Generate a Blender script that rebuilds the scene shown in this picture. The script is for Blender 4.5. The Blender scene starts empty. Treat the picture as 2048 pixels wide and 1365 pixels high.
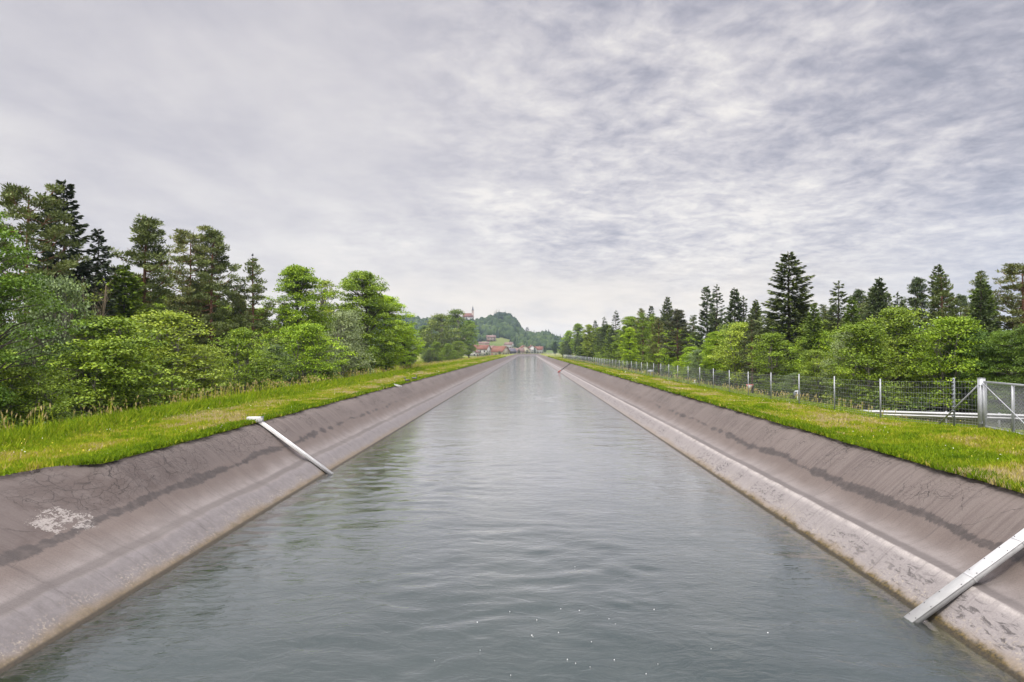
import bpy, math, random
import numpy as np
from mathutils import Vector, Matrix

SC = bpy.context.scene
COL = SC.collection
rad = math.radians
CAM_Z = 4.7
F = 1365.0            # focal length in photo pixels (24 mm)
VX, VY = 1055.0, 702.0

# ------------------------------------------------------------------ helpers
def put(o, parent=None):
    COL.objects.link(o)
    if parent is not None:
        o.parent = parent
    return o

def tag(o, label=None, cat=None, group=None, kind=None):
    if label: o['label'] = label
    if cat: o['category'] = cat
    if group: o['group'] = group
    if kind: o['kind'] = kind
    return o

def empty(name, loc, rz=0.0):
    o = bpy.data.objects.new(name, None)
    o.empty_display_size = 0.3
    o.location = loc
    o.rotation_euler = (0, 0, rz)
    return put(o)

def mesh_np(name, V, Fq, tint=None, uv=None, smooth=False):
    """V (n,3); Fq list of (m,k) index arrays"""
    me = bpy.data.meshes.new(name)
    V = np.asarray(V, dtype=np.float32)
    if not isinstance(Fq, (list, tuple)):
        Fq = [Fq]
    Fq = [np.asarray(f, dtype=np.int32) for f in Fq if len(f)]
    nl = sum(f.size for f in Fq); nf = sum(len(f) for f in Fq)
    me.vertices.add(len(V)); me.vertices.foreach_set('co', V.ravel())
    me.loops.add(nl); me.polygons.add(nf)
    li = np.concatenate([f.ravel() for f in Fq])
    tot = np.concatenate([np.full(len(f), f.shape[1], dtype=np.int32) for f in Fq])
    st = np.concatenate([[0], np.cumsum(tot)[:-1]]).astype(np.int32)
    me.loops.foreach_set('vertex_index', li)
    me.polygons.foreach_set('loop_start', st)
    me.polygons.foreach_set('loop_total', tot)
    if smooth:
        me.polygons.foreach_set('use_smooth', np.ones(nf, dtype=bool))
    if tint is not None:
        a = me.attributes.new('tint', 'FLOAT', 'POINT')
        a.data.foreach_set('value', np.asarray(tint, dtype=np.float32))
    if uv is not None:
        l = me.uv_layers.new(name='UVMap')
        l.data.foreach_set('uv', np.asarray(uv, dtype=np.float32)[li].ravel())
    me.update(calc_edges=True)
    me.validate()
    return me

def obj(name, me, mat=None, parent=None, loc=None, color=None):
    if mat is not None and len(me.materials) == 0:
        me.materials.append(mat)
    o = bpy.data.objects.new(name, me)
    if loc is not None: o.location = loc
    if color is not None: o.color = (*color, 1)
    return put(o, parent)

class MB:
    """collects simple solids into one mesh"""
    def __init__(s): s.V = []; s.F = {}; s.T = []
    def _add(s, vs, fs, t=0.5):
        b = len(s.V)
        s.V += [tuple(v) for v in vs]; s.T += [t] * len(vs)
        for f in fs:
            s.F.setdefault(len(f), []).append([i + b for i in f])
    def box(s, c, d, rot=None, t=0.5):
        x, y, z = d[0] / 2, d[1] / 2, d[2] / 2
        vs = [Vector((a * x, b * y, e * z)) for a in (-1, 1) for b in (-1, 1) for e in (-1, 1)]
        if rot is not None: vs = [rot @ v for v in vs]
        vs = [v + Vector(c) for v in vs]
        s._add(vs, [(0, 1, 3, 2), (4, 6, 7, 5), (0, 4, 5, 1), (2, 3, 7, 6), (0, 2, 6, 4), (1, 5, 7, 3)], t)
    def cbox(s, c, d, ch=0.01, rot=None, t=0.5):
        """box with chamfered long edges (extrusion along local x)"""
        x, y, z = d[0] / 2, d[1] / 2, d[2] / 2
        pr = [(-y + ch, -z), (y - ch, -z), (y, -z + ch), (y, z - ch), (y - ch, z), (-y + ch, z), (-y, z - ch), (-y, -z + ch)]
        vs = [Vector((-x, a, b)) for a, b in pr] + [Vector((x, a, b)) for a, b in pr]
        if rot is not None: vs = [rot @ v for v in vs]
        vs = [v + Vector(c) for v in vs]
        n = 8
        fs = [(i, (i + 1) % n, (i + 1) % n + n, i + n) for i in range(n)]
        fs += [tuple(range(n - 1, -1, -1)), tuple(range(n, 2 * n))]
        s._add(vs, fs, t)
    def tube(s, pts, rs, n=6, cap=True, t=0.5):
        pts = [Vector(p) for p in pts]
        ring = []
        up = Vector((0.13, 0.31, 1)).normalized()
        for i, p in enumerate(pts):
            d = (pts[min(i + 1, len(pts) - 1)] - pts[max(i - 1, 0)])
            if d.length < 1e-7: d = Vector((0, 0, 1))
            d.normalize()
            a = d.cross(up)
            if a.length < 0.05: a = d.cross(Vector((1, 0, 0)))
            a.normalize(); b = d.cross(a)
            r = rs[i] if not isinstance(rs[i], (tuple, list)) else None
            ra, rb = (r, r) if r is not None else rs[i]
            ring.append([p + a * (ra * math.cos(2 * math.pi * k / n)) + b * (rb * math.sin(2 * math.pi * k / n)) for k in range(n)])
        vs = [v for r in ring for v in r]
        fs = []
        for i in range(len(pts) - 1):
            for k in range(n):
                k2 = (k + 1) % n
                fs.append((i * n + k, i * n + k2, (i + 1) * n + k2, (i + 1) * n + k))
        if cap:
            fs.append(tuple(range(n - 1, -1, -1)))
            L = (len(pts) - 1) * n
            fs.append(tuple(range(L, L + n)))
        s._add(vs, fs, t)
    def poly(s, vs, t=0.5): s._add(vs, [tuple(range(len(vs)))], t)
    def mesh(s, name, smooth=False):
        return mesh_np(name, np.array(s.V), [np.array(f) for f in s.F.values()], tint=s.T, smooth=smooth)
    def build(s, name, mat, parent=None, smooth=False, loc=None):
        return obj(name, s.mesh(name, smooth), mat, parent, loc)

def _h(ix, iy, seed):
    n = (ix.astype(np.int64) * 374761393 + iy.astype(np.int64) * 668265263 + seed * 1442695041) & 0xffffffff
    n = ((n ^ (n >> 13)) * 1274126177) & 0xffffffff
    return ((n ^ (n >> 16)) & 0xffff) / 65535.0

def vnoise(x, y, seed=0):
    x = np.asarray(x, dtype=float); y = np.asarray(y, dtype=float)
    ix = np.floor(x); iy = np.floor(y); fx = x - ix; fy = y - iy
    fx = fx * fx * fx * (fx * (fx * 6 - 15) + 10); fy = fy * fy * fy * (fy * (fy * 6 - 15) + 10)
    a = _h(ix, iy, seed); b = _h(ix + 1, iy, seed); c = _h(ix, iy + 1, seed); d = _h(ix + 1, iy + 1, seed)
    return (a * (1 - fx) + b * fx) * (1 - fy) + (c * (1 - fx) + d * fx) * fy

def fbm(x, y, seed=0, o=4):
    s = 0; a = 0.5; t = 0
    for i in range(o):
        s = s + a * vnoise(x * 2 ** i, y * 2 ** i, seed + i * 7); t += a; a *= 0.5
    return s / t

def sstep(x, a, b):
    t = np.clip((np.asarray(x, dtype=float) - a) / (b - a), 0, 1)
    return t * t * (3 - 2 * t)

# ------------------------------------------------------------------ node helpers
class NT:
    def __init__(s, tree): s.t = tree; s.n = tree.nodes; s.l = tree.links
    def node(s, typ, **kw):
        n = s.n.new(typ)
        for k, v in kw.items(): setattr(n, k, v)
        return n
    def link(s, a, b): s.l.new(a, b)
    def _in(s, sock, v):
        if isinstance(v, bpy.types.NodeSocket): s.l.new(v, sock)
        elif v is not None: sock.default_value = v
    def math(s, op, a, b=None, c=None, clamp=False):
        n = s.node('ShaderNodeMath', operation=op, use_clamp=clamp)
        s._in(n.inputs[0], a)
        if b is not None: s._in(n.inputs[1], b)
        if c is not None: s._in(n.inputs[2], c)
        return n.outputs[0]
    def mix(s, f, a, b, blend='MIX'):
        n = s.node('ShaderNodeMix', data_type='RGBA', blend_type=blend)
        s._in(n.inputs[0], f)
        s._in(n.inputs[6], a if isinstance(a, bpy.types.NodeSocket) else (*a, 1))
        s._in(n.inputs[7], b if isinstance(b, bpy.types.NodeSocket) else (*b, 1))
        return n.outputs[2]
    def noise(s, vec, scale, detail=4, rough=0.55, dist=0.0):
        n = s.node('ShaderNodeTexNoise')
        if vec is not None: s.l.new(vec, n.inputs['Vector'])
        n.inputs['Scale'].default_value = scale; n.inputs['Detail'].default_value = detail
        n.inputs['Roughness'].default_value = rough; n.inputs['Distortion'].default_value = dist
        return n.outputs['Fac']
    def mapr(s, v, a, b, c=0.0, d=1.0, smooth=True):
        n = s.node('ShaderNodeMapRange', interpolation_type='SMOOTHSTEP' if smooth else 'LINEAR')
        s._in(n.inputs[0], v); n.inputs[1].default_value = a; n.inputs[2].default_value = b
        n.inputs[3].default_value = c; n.inputs[4].default_value = d
        return n.outputs[0]
    def xyz(s, x=None, y=None, z=None):
        n = s.node('ShaderNodeCombineXYZ')
        for i, v in enumerate((x, y, z)):
            if v is not None: s._in(n.inputs[i], v)
        return n.outputs[0]
    def sep(s, v):
        n = s.node('ShaderNodeSeparateXYZ'); s.l.new(v, n.inputs[0]); return n.outputs
    def scale(s, v, sc):
        n = s.node('ShaderNodeVectorMath', operation='MULTIPLY'); s.l.new(v, n.inputs[0]); n.inputs[1].default_value = sc
        return n.outputs[0]
    def ramp(s, f, stops):
        n = s.node('ShaderNodeValToRGB'); s._in(n.inputs[0], f)
        e = n.color_ramp.elements
        while len(e) < len(stops): e.new(0.5)
        for i, (p, c) in enumerate(stops):
            e[i].position = p; e[i].color = (*c, 1)
        return n.outputs[0]
    def bump(s, h, strength, dist, normal=None):
        n = s.node('ShaderNodeBump'); s._in(n.inputs['Height'], h)
        n.inputs['Strength'].default_value = strength; n.inputs['Distance'].default_value = dist
        if normal is not None: s.l.new(normal, n.inputs['Normal'])
        return n.outputs[0]

def new_mat(name):
    m = bpy.data.materials.new(name); m.use_nodes = True
    t = NT(m.node_tree); t.n.clear()
    out = t.node('ShaderNodeOutputMaterial')
    return m, t, out

def principled(t, out, base, rough=0.6, metal=0.0, normal=None, spec=0.5):
    p = t.node('ShaderNodeBsdfPrincipled')
    if isinstance(base, bpy.types.NodeSocket): t.link(base, p.inputs['Base Color'])
    else: p.inputs['Base Color'].default_value = (*base, 1)
    t._in(p.inputs['Roughness'], rough); t._in(p.inputs['Metallic'], metal)
    p.inputs['Specular IOR Level'].default_value = spec
    if normal is not None: t.link(normal, p.inputs['Normal'])
    t.link(p.outputs[0], out.inputs[0])
    return p

def simple(name, col, rough=0.6, metal=0.0, var=0.12, nscale=3.0, bump=0.0):
    m, t, out = new_mat(name)
    tc = t.node('ShaderNodeTexCoord').outputs['Object']
    n = t.noise(tc, nscale, 5, 0.6)
    lo = tuple(c * (1 - var) for c in col); hi = tuple(min(1, c * (1 + var)) for c in col)
    c = t.mix(t.mapr(n, 0.3, 0.7), lo, hi)
    nm = t.bump(t.noise(tc, nscale * 6, 4), bump, 0.02) if bump > 0 else None
    principled(t, out, c, rough, metal, nm)
    return m

# ------------------------------------------------------------------ materials
def mat_leaf(name, trans=0.28, rough=0.55, lo=0.34, hi=1.72):
    m, t, out = new_mat(name)
    oi = t.node('ShaderNodeObjectInfo')
    at = t.node('ShaderNodeAttribute', attribute_name='tint').outputs['Fac']
    k = t.mapr(at, 0, 1, lo, hi, smooth=False)
    r = t.mapr(oi.outputs['Random'], 0, 1, 0.88, 1.12, smooth=False)
    k = t.math('MULTIPLY', k, r)
    sc = t.node('ShaderNodeVectorMath', operation='SCALE')
    t.link(oi.outputs['Color'], sc.inputs[0]); t.link(k, sc.inputs['Scale'])
    hs = t.node('ShaderNodeHueSaturation')
    t.link(sc.outputs[0], hs.inputs['Color'])
    hu = t.mapr(at, 0, 1, 0.515, 0.485, smooth=False)
    t.link(hu, hs.inputs['Hue'])
    d = t.node('ShaderNodeBsdfPrincipled')
    t.link(hs.outputs[0], d.inputs['Base Color']); d.inputs['Roughness'].default_value = rough
    d.inputs['Specular IOR Level'].default_value = 0.25
    tr = t.node('ShaderNodeBsdfTranslucent')
    tc = t.mix(1.0, hs.outputs[0], (1.25, 1.2, 0.55), 'MULTIPLY')
    t.link(tc, tr.inputs[0])
    mx = t.node('ShaderNodeMixShader'); mx.inputs[0].default_value = trans
    t.link(d.outputs[0], mx.inputs[1]); t.link(tr.outputs[0], mx.inputs[2])
    t.link(mx.outputs[0], out.inputs[0])
    return m

def mat_bark(name, low, high, split):
    m, t, out = new_mat(name)
    tc = t.node('ShaderNodeTexCoord').outputs['Object']
    z = t.sep(tc)[2]
    n = t.noise(t.scale(tc, (6, 6, 1.2)), 2.0, 6, 0.65)
    f = t.mapr(z, split[0], split[1])
    c = t.mix(f, low, high)
    c = t.mix(t.mapr(n, 0.35, 0.65), t.mix(0.5, c, (0.02, 0.018, 0.015)), c)
    principled(t, out, c, 0.9, 0, t.bump(n, 0.6, 0.03))
    return m

def mat_grass():
    m, t, out = new_mat('grass_blades')
    at = t.node('ShaderNodeAttribute', attribute_name='tint').outputs['Fac']
    c = t.ramp(at, [(0.0, (0.075, 0.135, 0.010)), (0.30, (0.155, 0.245, 0.012)), (0.55, (0.265, 0.335, 0.018)),
                    (0.74, (0.36, 0.34, 0.04)), (0.86, (0.40, 0.33, 0.10)), (1.0, (0.46, 0.38, 0.21))])
    d = t.node('ShaderNodeBsdfDiffuse'); t.link(c, d.inputs[0])
    tr = t.node('ShaderNodeBsdfTranslucent'); t.link(c, tr.inputs[0])
    mx = t.node('ShaderNodeMixShader'); mx.inputs[0].default_value = 0.35
    t.link(d.outputs[0], mx.inputs[1]); t.link(tr.outputs[0], mx.inputs[2]); t.link(mx.outputs[0], out.inputs[0])
    return m

def mat_attr_flower():
    m, t, out = new_mat('flower_petals')
    at = t.node('ShaderNodeAttribute', attribute_name='tint').outputs['Fac']
    c = t.ramp(at, [(0.0, (0.75, 0.55, 0.02)), (0.45, (0.78, 0.66, 0.12)), (0.55, (0.78, 0.76, 0.66)), (0.9, (0.8, 0.8, 0.76)), (1.0, (0.5, 0.22, 0.36))])
    principled(t, out, c, 0.7)
    return m

def mat_ground():
    m, t, out = new_mat('ground_soil_and_turf')
    g = t.node('ShaderNodeNewGeometry').outputs['Position']
    at = t.node('ShaderNodeAttribute', attribute_name='tint').outputs['Fac']   # 0 forest floor .. 1 turf
    n1 = t.noise(g, 0.35, 5, 0.6); n2 = t.noise(g, 6.0, 6, 0.7); n3 = t.noise(t.scale(g, (0.02, 0.02, 0.02)), 1.0, 4)
    turf = t.mix(t.mapr(n1, 0.35, 0.65), (0.085, 0.125, 0.012), (0.19, 0.20, 0.03))
    turf = t.mix(t.mapr(n2, 0.4, 0.75), turf, (0.13, 0.12, 0.04))
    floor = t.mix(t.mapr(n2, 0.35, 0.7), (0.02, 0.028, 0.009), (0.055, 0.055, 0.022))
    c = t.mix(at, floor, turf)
    c = t.mix(t.math('MULTIPLY', t.mapr(n3, 0.45, 0.6), at), c, t.mix(0.5, c, (0.26, 0.26, 0.09)))
    principled(t, out, c, 0.95, 0, t.bump(n2, 0.5, 0.08), 0.1)
    return m

def mat_lining():
    """asphalt canal lining; UV = (metres along the canal, metres up the slope from the waterline);
       attribute tint = 0 left bank, 1 right bank"""
    m, t, out = new_mat('asphalt_lining')
    uvn = t.node('ShaderNodeUVMap', uv_map='UVMap').outputs[0]
    side = t.node('ShaderNodeAttribute', attribute_name='tint').outputs['Fac']
    left = t.math('SUBTRACT', 1.0, side)
    u, v, _ = t.sep(uvn)
    sv = t.math('ADD', v, t.math('MULTIPLY', side, 31.7))
    P = t.xyz(u, sv, 0)
    fine = t.noise(P, 28, 6, 0.72)
    med = t.noise(P, 1.3, 5, 0.6)
    big = t.noise(t.scale(P, (0.14, 0.5, 1)), 1.0, 4, 0.55)
    streak = t.noise(t.scale(P, (4.5, 0.22, 1)), 2.2, 6, 0.7)
    # ragged height used by all horizontal bands
    wob = t.math('MULTIPLY', t.math('SUBTRACT', t.noise(t.scale(P, (0.55, 0.4, 1)), 1.0, 5, 0.6), 0.5), 0.55)
    vr = t.math('ADD', v, wob)
    up_c = t.mix(t.mapr(big, 0.33, 0.67), (0.178, 0.151, 0.143), (0.23, 0.198, 0.187))
    up_c = t.mix(t.mapr(streak, 0.40, 0.66, 0, 0.75), up_c, (0.255, 0.228, 0.215))
    near_dark = t.math('MULTIPLY', left, t.mapr(u, 30, 13))
    up_c = t.mix(t.math('MULTIPLY', near_dark, 0.6), up_c, (0.115, 0.098, 0.095))
    mid_c = t.mix(t.mapr(med, 0.3, 0.7), (0.190, 0.160, 0.148), (0.222, 0.190, 0.176))
    c = t.mix(t.mapr(vr, 2.30, 1.95), up_c, mid_c)
    # pale silty zone, strongest just above the ledge
    pale = t.mapr(vr, 1.75, 1.0)
    c = t.mix(t.math('MULTIPLY', pale, 0.8), c, t.mix(t.mapr(med, 0.35, 0.65), (0.27, 0.255, 0.255), (0.36, 0.345, 0.345)))
    # greyer band under it (left bank) / dip behind the ledge (right bank)
    gv = t.math('ADD', v, t.math('MULTIPLY', wob, 0.35))
    gb = t.math('MULTIPLY', t.mapr(gv, 1.16, 1.02), t.mapr(gv, 0.74, 0.90))
    c = t.mix(t.math('MULTIPLY', gb, t.mapr(big, 0.25, 0.6, 0.45, 0.95)), c, (0.165, 0.152, 0.152))
    low = t.mapr(vr, 0.86, 0.72)
    lowc = t.mix(t.mapr(t.noise(P, 3.5, 6, 0.7), 0.35, 0.68), (0.225, 0.216, 0.224), (0.29, 0.28, 0.292))
    lowc = t.mix(side, lowc, t.mix(0.52, lowc, (0.56, 0.54, 0.545)))
    c = t.mix(t.math('MULTIPLY', low, 0.85), c, lowc)
    # dark scour marks on the right ledge face
    sc = t.noise(t.scale(P, (1.4, 5.0, 1)), 2.4, 6, 0.72, 0.8)
    scm = t.math('MULTIPLY', t.mapr(sc, 0.50, 0.62), t.math('MULTIPLY', t.mapr(v, 0.12, 0.3), t.mapr(v, 0.78, 0.58)))
    scm = t.math('MULTIPLY', scm, t.mapr(t.noise(P, 0.45, 3), 0.36, 0.55))
    c = t.mix(t.math('MULTIPLY', t.math('MULTIPLY', scm, side), 0.85), c, (0.10, 0.095, 0.10))
    # white lime line on the right ledge crest
    wl = t.math('ADD', v, t.math('MULTIPLY', t.math('SUBTRACT', med, 0.5), 0.10))
    line = t.math('MULTIPLY', t.mapr(wl, 0.66, 0.80), t.mapr(wl, 0.86, 0.805))
    c = t.mix(t.math('MULTIPLY', t.math('MULTIPLY', line, side), t.mapr(t.noise(P, 2.0, 5, 0.65), 0.36, 0.60, 0.25, 0.9)), c, (0.58, 0.565, 0.55))
    # dark damp tide mark half way up, broken into ragged islands with distance
    wide = t.noise(t.scale(P, (0.30, 0.01, 1)), 1.0, 3)
    centre = t.math('ADD', 1.99, t.math('MULTIPLY', t.math('SUBTRACT', t.noise(t.scale(P, (0.24, 0.0, 1)), 1.0, 3), 0.5), 0.65))
    dist = t.math('ABSOLUTE', t.math('SUBTRACT', t.math('ADD', v, t.math('MULTIPLY', t.math('SUBTRACT', streak, 0.5), 0.30)), centre))
    rag = t.noise(P, 2.6, 6, 0.7)
    thick = t.math('MULTIPLY', t.math('MULTIPLY', t.mapr(wide, 0.30, 0.62, 0.25, 1.0), 0.20), t.mapr(u, 20, 75, 1.15, 0.35))
    gapn = t.mapr(t.noise(t.scale(P, (0.9, 0.0, 1)), 1.0, 4), 0.40, 0.56, 0.0, 1.0)
    thick = t.math('MULTIPLY', thick, t.math('MAXIMUM', gapn, t.mapr(u, 22, 34, 0.75, 0.12)))
    stain = t.mapr(t.math('SUBTRACT', dist, t.math('ADD', thick, t.math('MULTIPLY', t.math('SUBTRACT', rag, t.mapr(u, 18, 40, 0.575, 0.635)), t.mapr(u, 18, 40, 0.34, 0.44)))), 0.03, -0.025)
    c = t.mix(t.math('MULTIPLY', stain, t.mapr(t.noise(P, 4.5, 5, 0.65), 0.3, 0.62, 0.55, 0.9)), c, (0.062, 0.054, 0.051))
    # rusty brown flush above the tide mark, near the camera on the left
    fl = t.math('MULTIPLY', t.math('MULTIPLY', t.mapr(u, 21, 17), t.mapr(v, 2.0, 2.25)), t.mapr(med, 0.42, 0.6))
    c = t.mix(t.math('MULTIPLY', t.math('MULTIPLY', fl, left), 0.6), c, (0.105, 0.083, 0.076))
    # crazing of the old asphalt
    w = t.noise(P, 2.2, 4, 0.6)
    wv = t.node('ShaderNodeVectorMath', operation='ADD'); t.link(P, wv.inputs[0]); t.link(t.xyz(t.math('MULTIPLY', w, 0.5), t.math('MULTIPLY', med, 0.5), 0), wv.inputs[1])
    def cracks(scale, width):
        vo = t.node('ShaderNodeTexVoronoi', feature='DISTANCE_TO_EDGE'); t.link(wv.outputs[0], vo.inputs['Vector']); vo.inputs['Scale'].default_value = scale
        return t.mapr(vo.outputs[0], width, width * 0.25)
    cm = t.math('MULTIPLY', t.mapr(t.noise(P, 0.55, 3), 0.45, 0.60), t.mapr(v, 2.05, 2.5))
    crk = t.math('MULTIPLY', t.math('MAXIMUM', cracks(2.6, 0.016), cracks(5.5, 0.014)), cm)
    longc = t.math('MULTIPLY', t.math('MULTIPLY', cracks(0.5, 0.005), t.mapr(v, 1.7, 2.2, 0.1, 0.7)), t.mapr(rag, 0.4, 0.6))
    crk = t.math('MAXIMUM', crk, longc)
    c = t.mix(t.math('MULTIPLY', crk, 0.75), c, (0.045, 0.04, 0.038))
    # construction joints straight down the slope
    ju = t.math('FRACT', t.math('MULTIPLY', t.math('ADD', u, t.math('MULTIPLY', side, 2.3)), 0.2083))
    jd = t.math('ABSOLUTE', t.math('SUBTRACT', t.math('ADD', ju, t.math('MULTIPLY', t.math('SUBTRACT', med, 0.5), 0.02)), 0.5))
    jn = t.math('MULTIPLY', t.mapr(jd, 0.009, 0.002), t.mapr(rag, 0.35, 0.62))
    c = t.mix(t.math('MULTIPLY', jn, 0.45), c, (0.09, 0.08, 0.08))
    jb = t.math('MULTIPLY', t.math('MULTIPLY', t.mapr(jd, 0.055, 0.012), t.mapr(v, 1.25, 1.0)), t.mapr(v, 0.35, 0.75))
    c = t.mix(t.math('MULTIPLY', t.math('MULTIPLY', jb, left), t.mapr(rag, 0.4, 0.62, 0.0, 0.55)), c, (0.11, 0.10, 0.10))
    # flaked white patch (old coating) on the near left bank
    fx = t.math('SUBTRACT', 1.0, t.math('ABSOLUTE', t.math('DIVIDE', t.math('SUBTRACT', t.math('ADD', u, t.math('MULTIPLY', v, 0.35)), 14.95), 1.15)), clamp=True)
    fy = t.math('SUBTRACT', 1.0, t.math('ABSOLUTE', t.math('DIVIDE', t.math('SUBTRACT', v, 2.40), 0.75)), clamp=True)
    fm = t.math('MULTIPLY', t.mapr(t.math('MULTIPLY', fx, fy), 0.0, 0.5), left)
    fk = t.mapr(t.math('ADD', t.math('ADD', t.math('MULTIPLY', t.noise(t.scale(P, (1, 1.7, 1)), 10, 6, 0.75, 0.9), 0.7), t.math('MULTIPLY', t.noise(P, 2.6, 4, 0.7), 0.65)), t.math('MULTIPLY', fm, 0.20)), 0.86, 0.90)
    c = t.mix(t.math('MULTIPLY', fk, t.mapr(fm, 0.0, 0.25, 0, 0.85)), c, (0.46, 0.445, 0.43))
    # pale chips scattered over the upper slope
    chip = t.math('MULTIPLY', t.mapr(t.noise(P, 11, 3, 0.6), 0.74, 0.78), t.mapr(v, 1.9, 2.2))
    c = t.mix(t.math('MULTIPLY', chip, 0.6), c, (0.42, 0.40, 0.38))
    # lime speckle and algae along the waterline
    lime = t.math('MULTIPLY', t.mapr(t.noise(P, 16, 6, 0.78), 0.52, 0.60), t.math('MULTIPLY', t.mapr(vr, 0.62, 0.28), t.mapr(u, 46, 22, 0.12, 1.0)))
    lime = t.math('MULTIPLY', lime, t.mapr(t.noise(P, 1.7, 4, 0.6), 0.36, 0.62, 0.15, 1.0))
    c = t.mix(t.math('MULTIPLY', lime, 0.85), c, (0.60, 0.55, 0.45))
    tan = t.math('MULTIPLY', t.mapr(vr, 0.34, 0.10), t.mapr(u, 60, 25, 0.25, 0.9))
    c = t.mix(t.math('MULTIPLY', tan, 0.65), c, (0.30, 0.235, 0.14))
    alg = t.math('MULTIPLY', t.mapr(t.math('ADD', v, t.math('MULTIPLY', t.math('SUBTRACT', rag, 0.5), 0.5)), t_lo(0.22), 0.07), t.mapr(u, 40, 18, 0.0, 1.0))
    algc = t.mix(t.mapr(t.noise(P, 14, 5, 0.7), 0.38, 0.62), (0.035, 0.032, 0.012), (0.20, 0.145, 0.035))
    c = t.mix(t.math('MULTIPLY', alg, t.mapr(side, 0, 1, 0.4, 0.95, smooth=False)), c, algc)
    wet = t.mapr(v, 0.11, 0.05)
    c = t.mix(t.math('MULTIPLY', wet, 0.75), c, (0.04, 0.037, 0.03))
    # underwater: algae-covered, patchy
    uw = t.mapr(v, 0.01, -0.03)
    uwc = t.mix(t.mapr(t.noise(t.scale(P, (1.0, 1.6, 1)), 2.2, 5, 0.65), 0.42, 0.58), (0.055, 0.053, 0.04), t.mix(side, (0.085, 0.075, 0.045), (0.30, 0.24, 0.10)))
    c = t.mix(uw, c, uwc)
    # run-off streaks down the slope
    c = t.mix(t.math('MULTIPLY', t.mapr(streak, 0.50, 0.34, 0, 0.45), t.mapr(v, 0.15, 0.5)), c, t.mix(0.5, c, (0.07, 0.062, 0.06)))
    # mottling at stone size
    c = t.mix(t.mapr(fine, 0.32, 0.72, 0, 0.52), c, t.mix(0.5, c, (0.06, 0.055, 0.055)))
    c = t.mix(t.mapr(t.noise(P, 60, 3, 0.6), 0.62, 0.74, 0, 0.35), c, (0.42, 0.40, 0.39))
    c = t.mix(1.0, c, (0.63, 0.595, 0.565), 'MULTIPLY')
    hgt = t.math('ADD', t.math('MULTIPLY', fine, 0.35), t.math('ADD', t.math('MULTIPLY', rag, 0.5), t.math('MULTIPLY', crk, -1.2)))
    nm = t.bump(hgt, 0.6, 0.035)
    principled(t, out, c, t.mapr(stain, 0, 1, 0.85, 0.6, smooth=False), 0, nm, 0.3)
    return m

def t_lo(x): return x

def mat_water():
    m, t, out = new_mat('river_water')
    g = t.node('ShaderNodeNewGeometry').outputs['Position']
    depth = t.node('ShaderNodeAttribute', attribute_name='tint').outputs['Fac']   # metres from the nearer waterline
    # murk gets opaque within a metre or so
    a = t.mapr(depth, 0.0, 1.35, 0.12, 1.0)
    n0 = t.noise(t.scale(g, (0.35, 0.12, 1)), 1.0, 4, 0.55)
    murk = t.mix(t.mapr(n0, 0.35, 0.65), (0.022, 0.034, 0.032), (0.030, 0.043, 0.040))
    d = t.node('ShaderNodeBsdfDiffuse'); t.link(murk, d.inputs[0])
    tr = t.node('ShaderNodeBsdfTransparent'); tr.inputs[0].default_value = (0.72, 0.78, 0.72, 1)
    body = t.node('ShaderNodeMixShader'); t.link(a, body.inputs[0]); t.link(tr.outputs[0], body.inputs[1]); t.link(d.outputs[0], body.inputs[2])
    warp = t.noise(t.scale(g, (0.5, 0.35, 1)), 1.0, 3)
    wv = t.node('ShaderNodeVectorMath', operation='ADD'); t.link(g, wv.inputs[0]); t.link(t.xyz(t.math('MULTIPLY', warp, 1.6), t.math('MULTIPLY', n0, 1.2), 0), wv.inputs[1])
    r1 = t.noise(t.scale(wv.outputs[0], (2.2, 4.2, 1)), 1.0, 4, 0.6, 0.6)
    r2 = t.noise(t.scale(wv.outputs[0], (7.5, 12.0, 1)), 1.0, 3, 0.6, 0.4)
    gust = t.mapr(t.noise(t.scale(g, (0.30, 0.16, 1)), 1.0, 5, 0.6, 0.7), 0.38, 0.66, 0.15, 1.0)
    h = t.math('ADD', t.math('MULTIPLY', r1, 0.75), t.math('MULTIPLY', t.math('MULTIPLY', r2, gust), 0.26))
    far = t.mapr(t.sep(g)[1], 20, 260, 0.28, 0.75, smooth=False)
    bn = t.node('ShaderNodeBump'); t.link(h, bn.inputs['Height']); t.link(far, bn.inputs['Strength']); bn.inputs['Distance'].default_value = 0.06; nm = bn.outputs[0]
    gl = t.node('ShaderNodeBsdfGlossy'); gl.inputs['Roughness'].default_value = 0.045; t.link(nm, gl.inputs['Normal'])
    fr = t.node('ShaderNodeFresnel'); fr.inputs[0].default_value = 1.333; t.link(nm, fr.inputs['Normal'])
    mx = t.node('ShaderNodeMixShader'); t.link(t.math('ADD', t.math('MULTIPLY', fr.outputs[0], 2.6), 0.015, clamp=True), mx.inputs[0]); t.link(body.outputs[0], mx.inputs[1]); t.link(gl.outputs[0], mx.inputs[2])
    t.link(mx.outputs[0], out.inputs[0])
    return m

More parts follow.
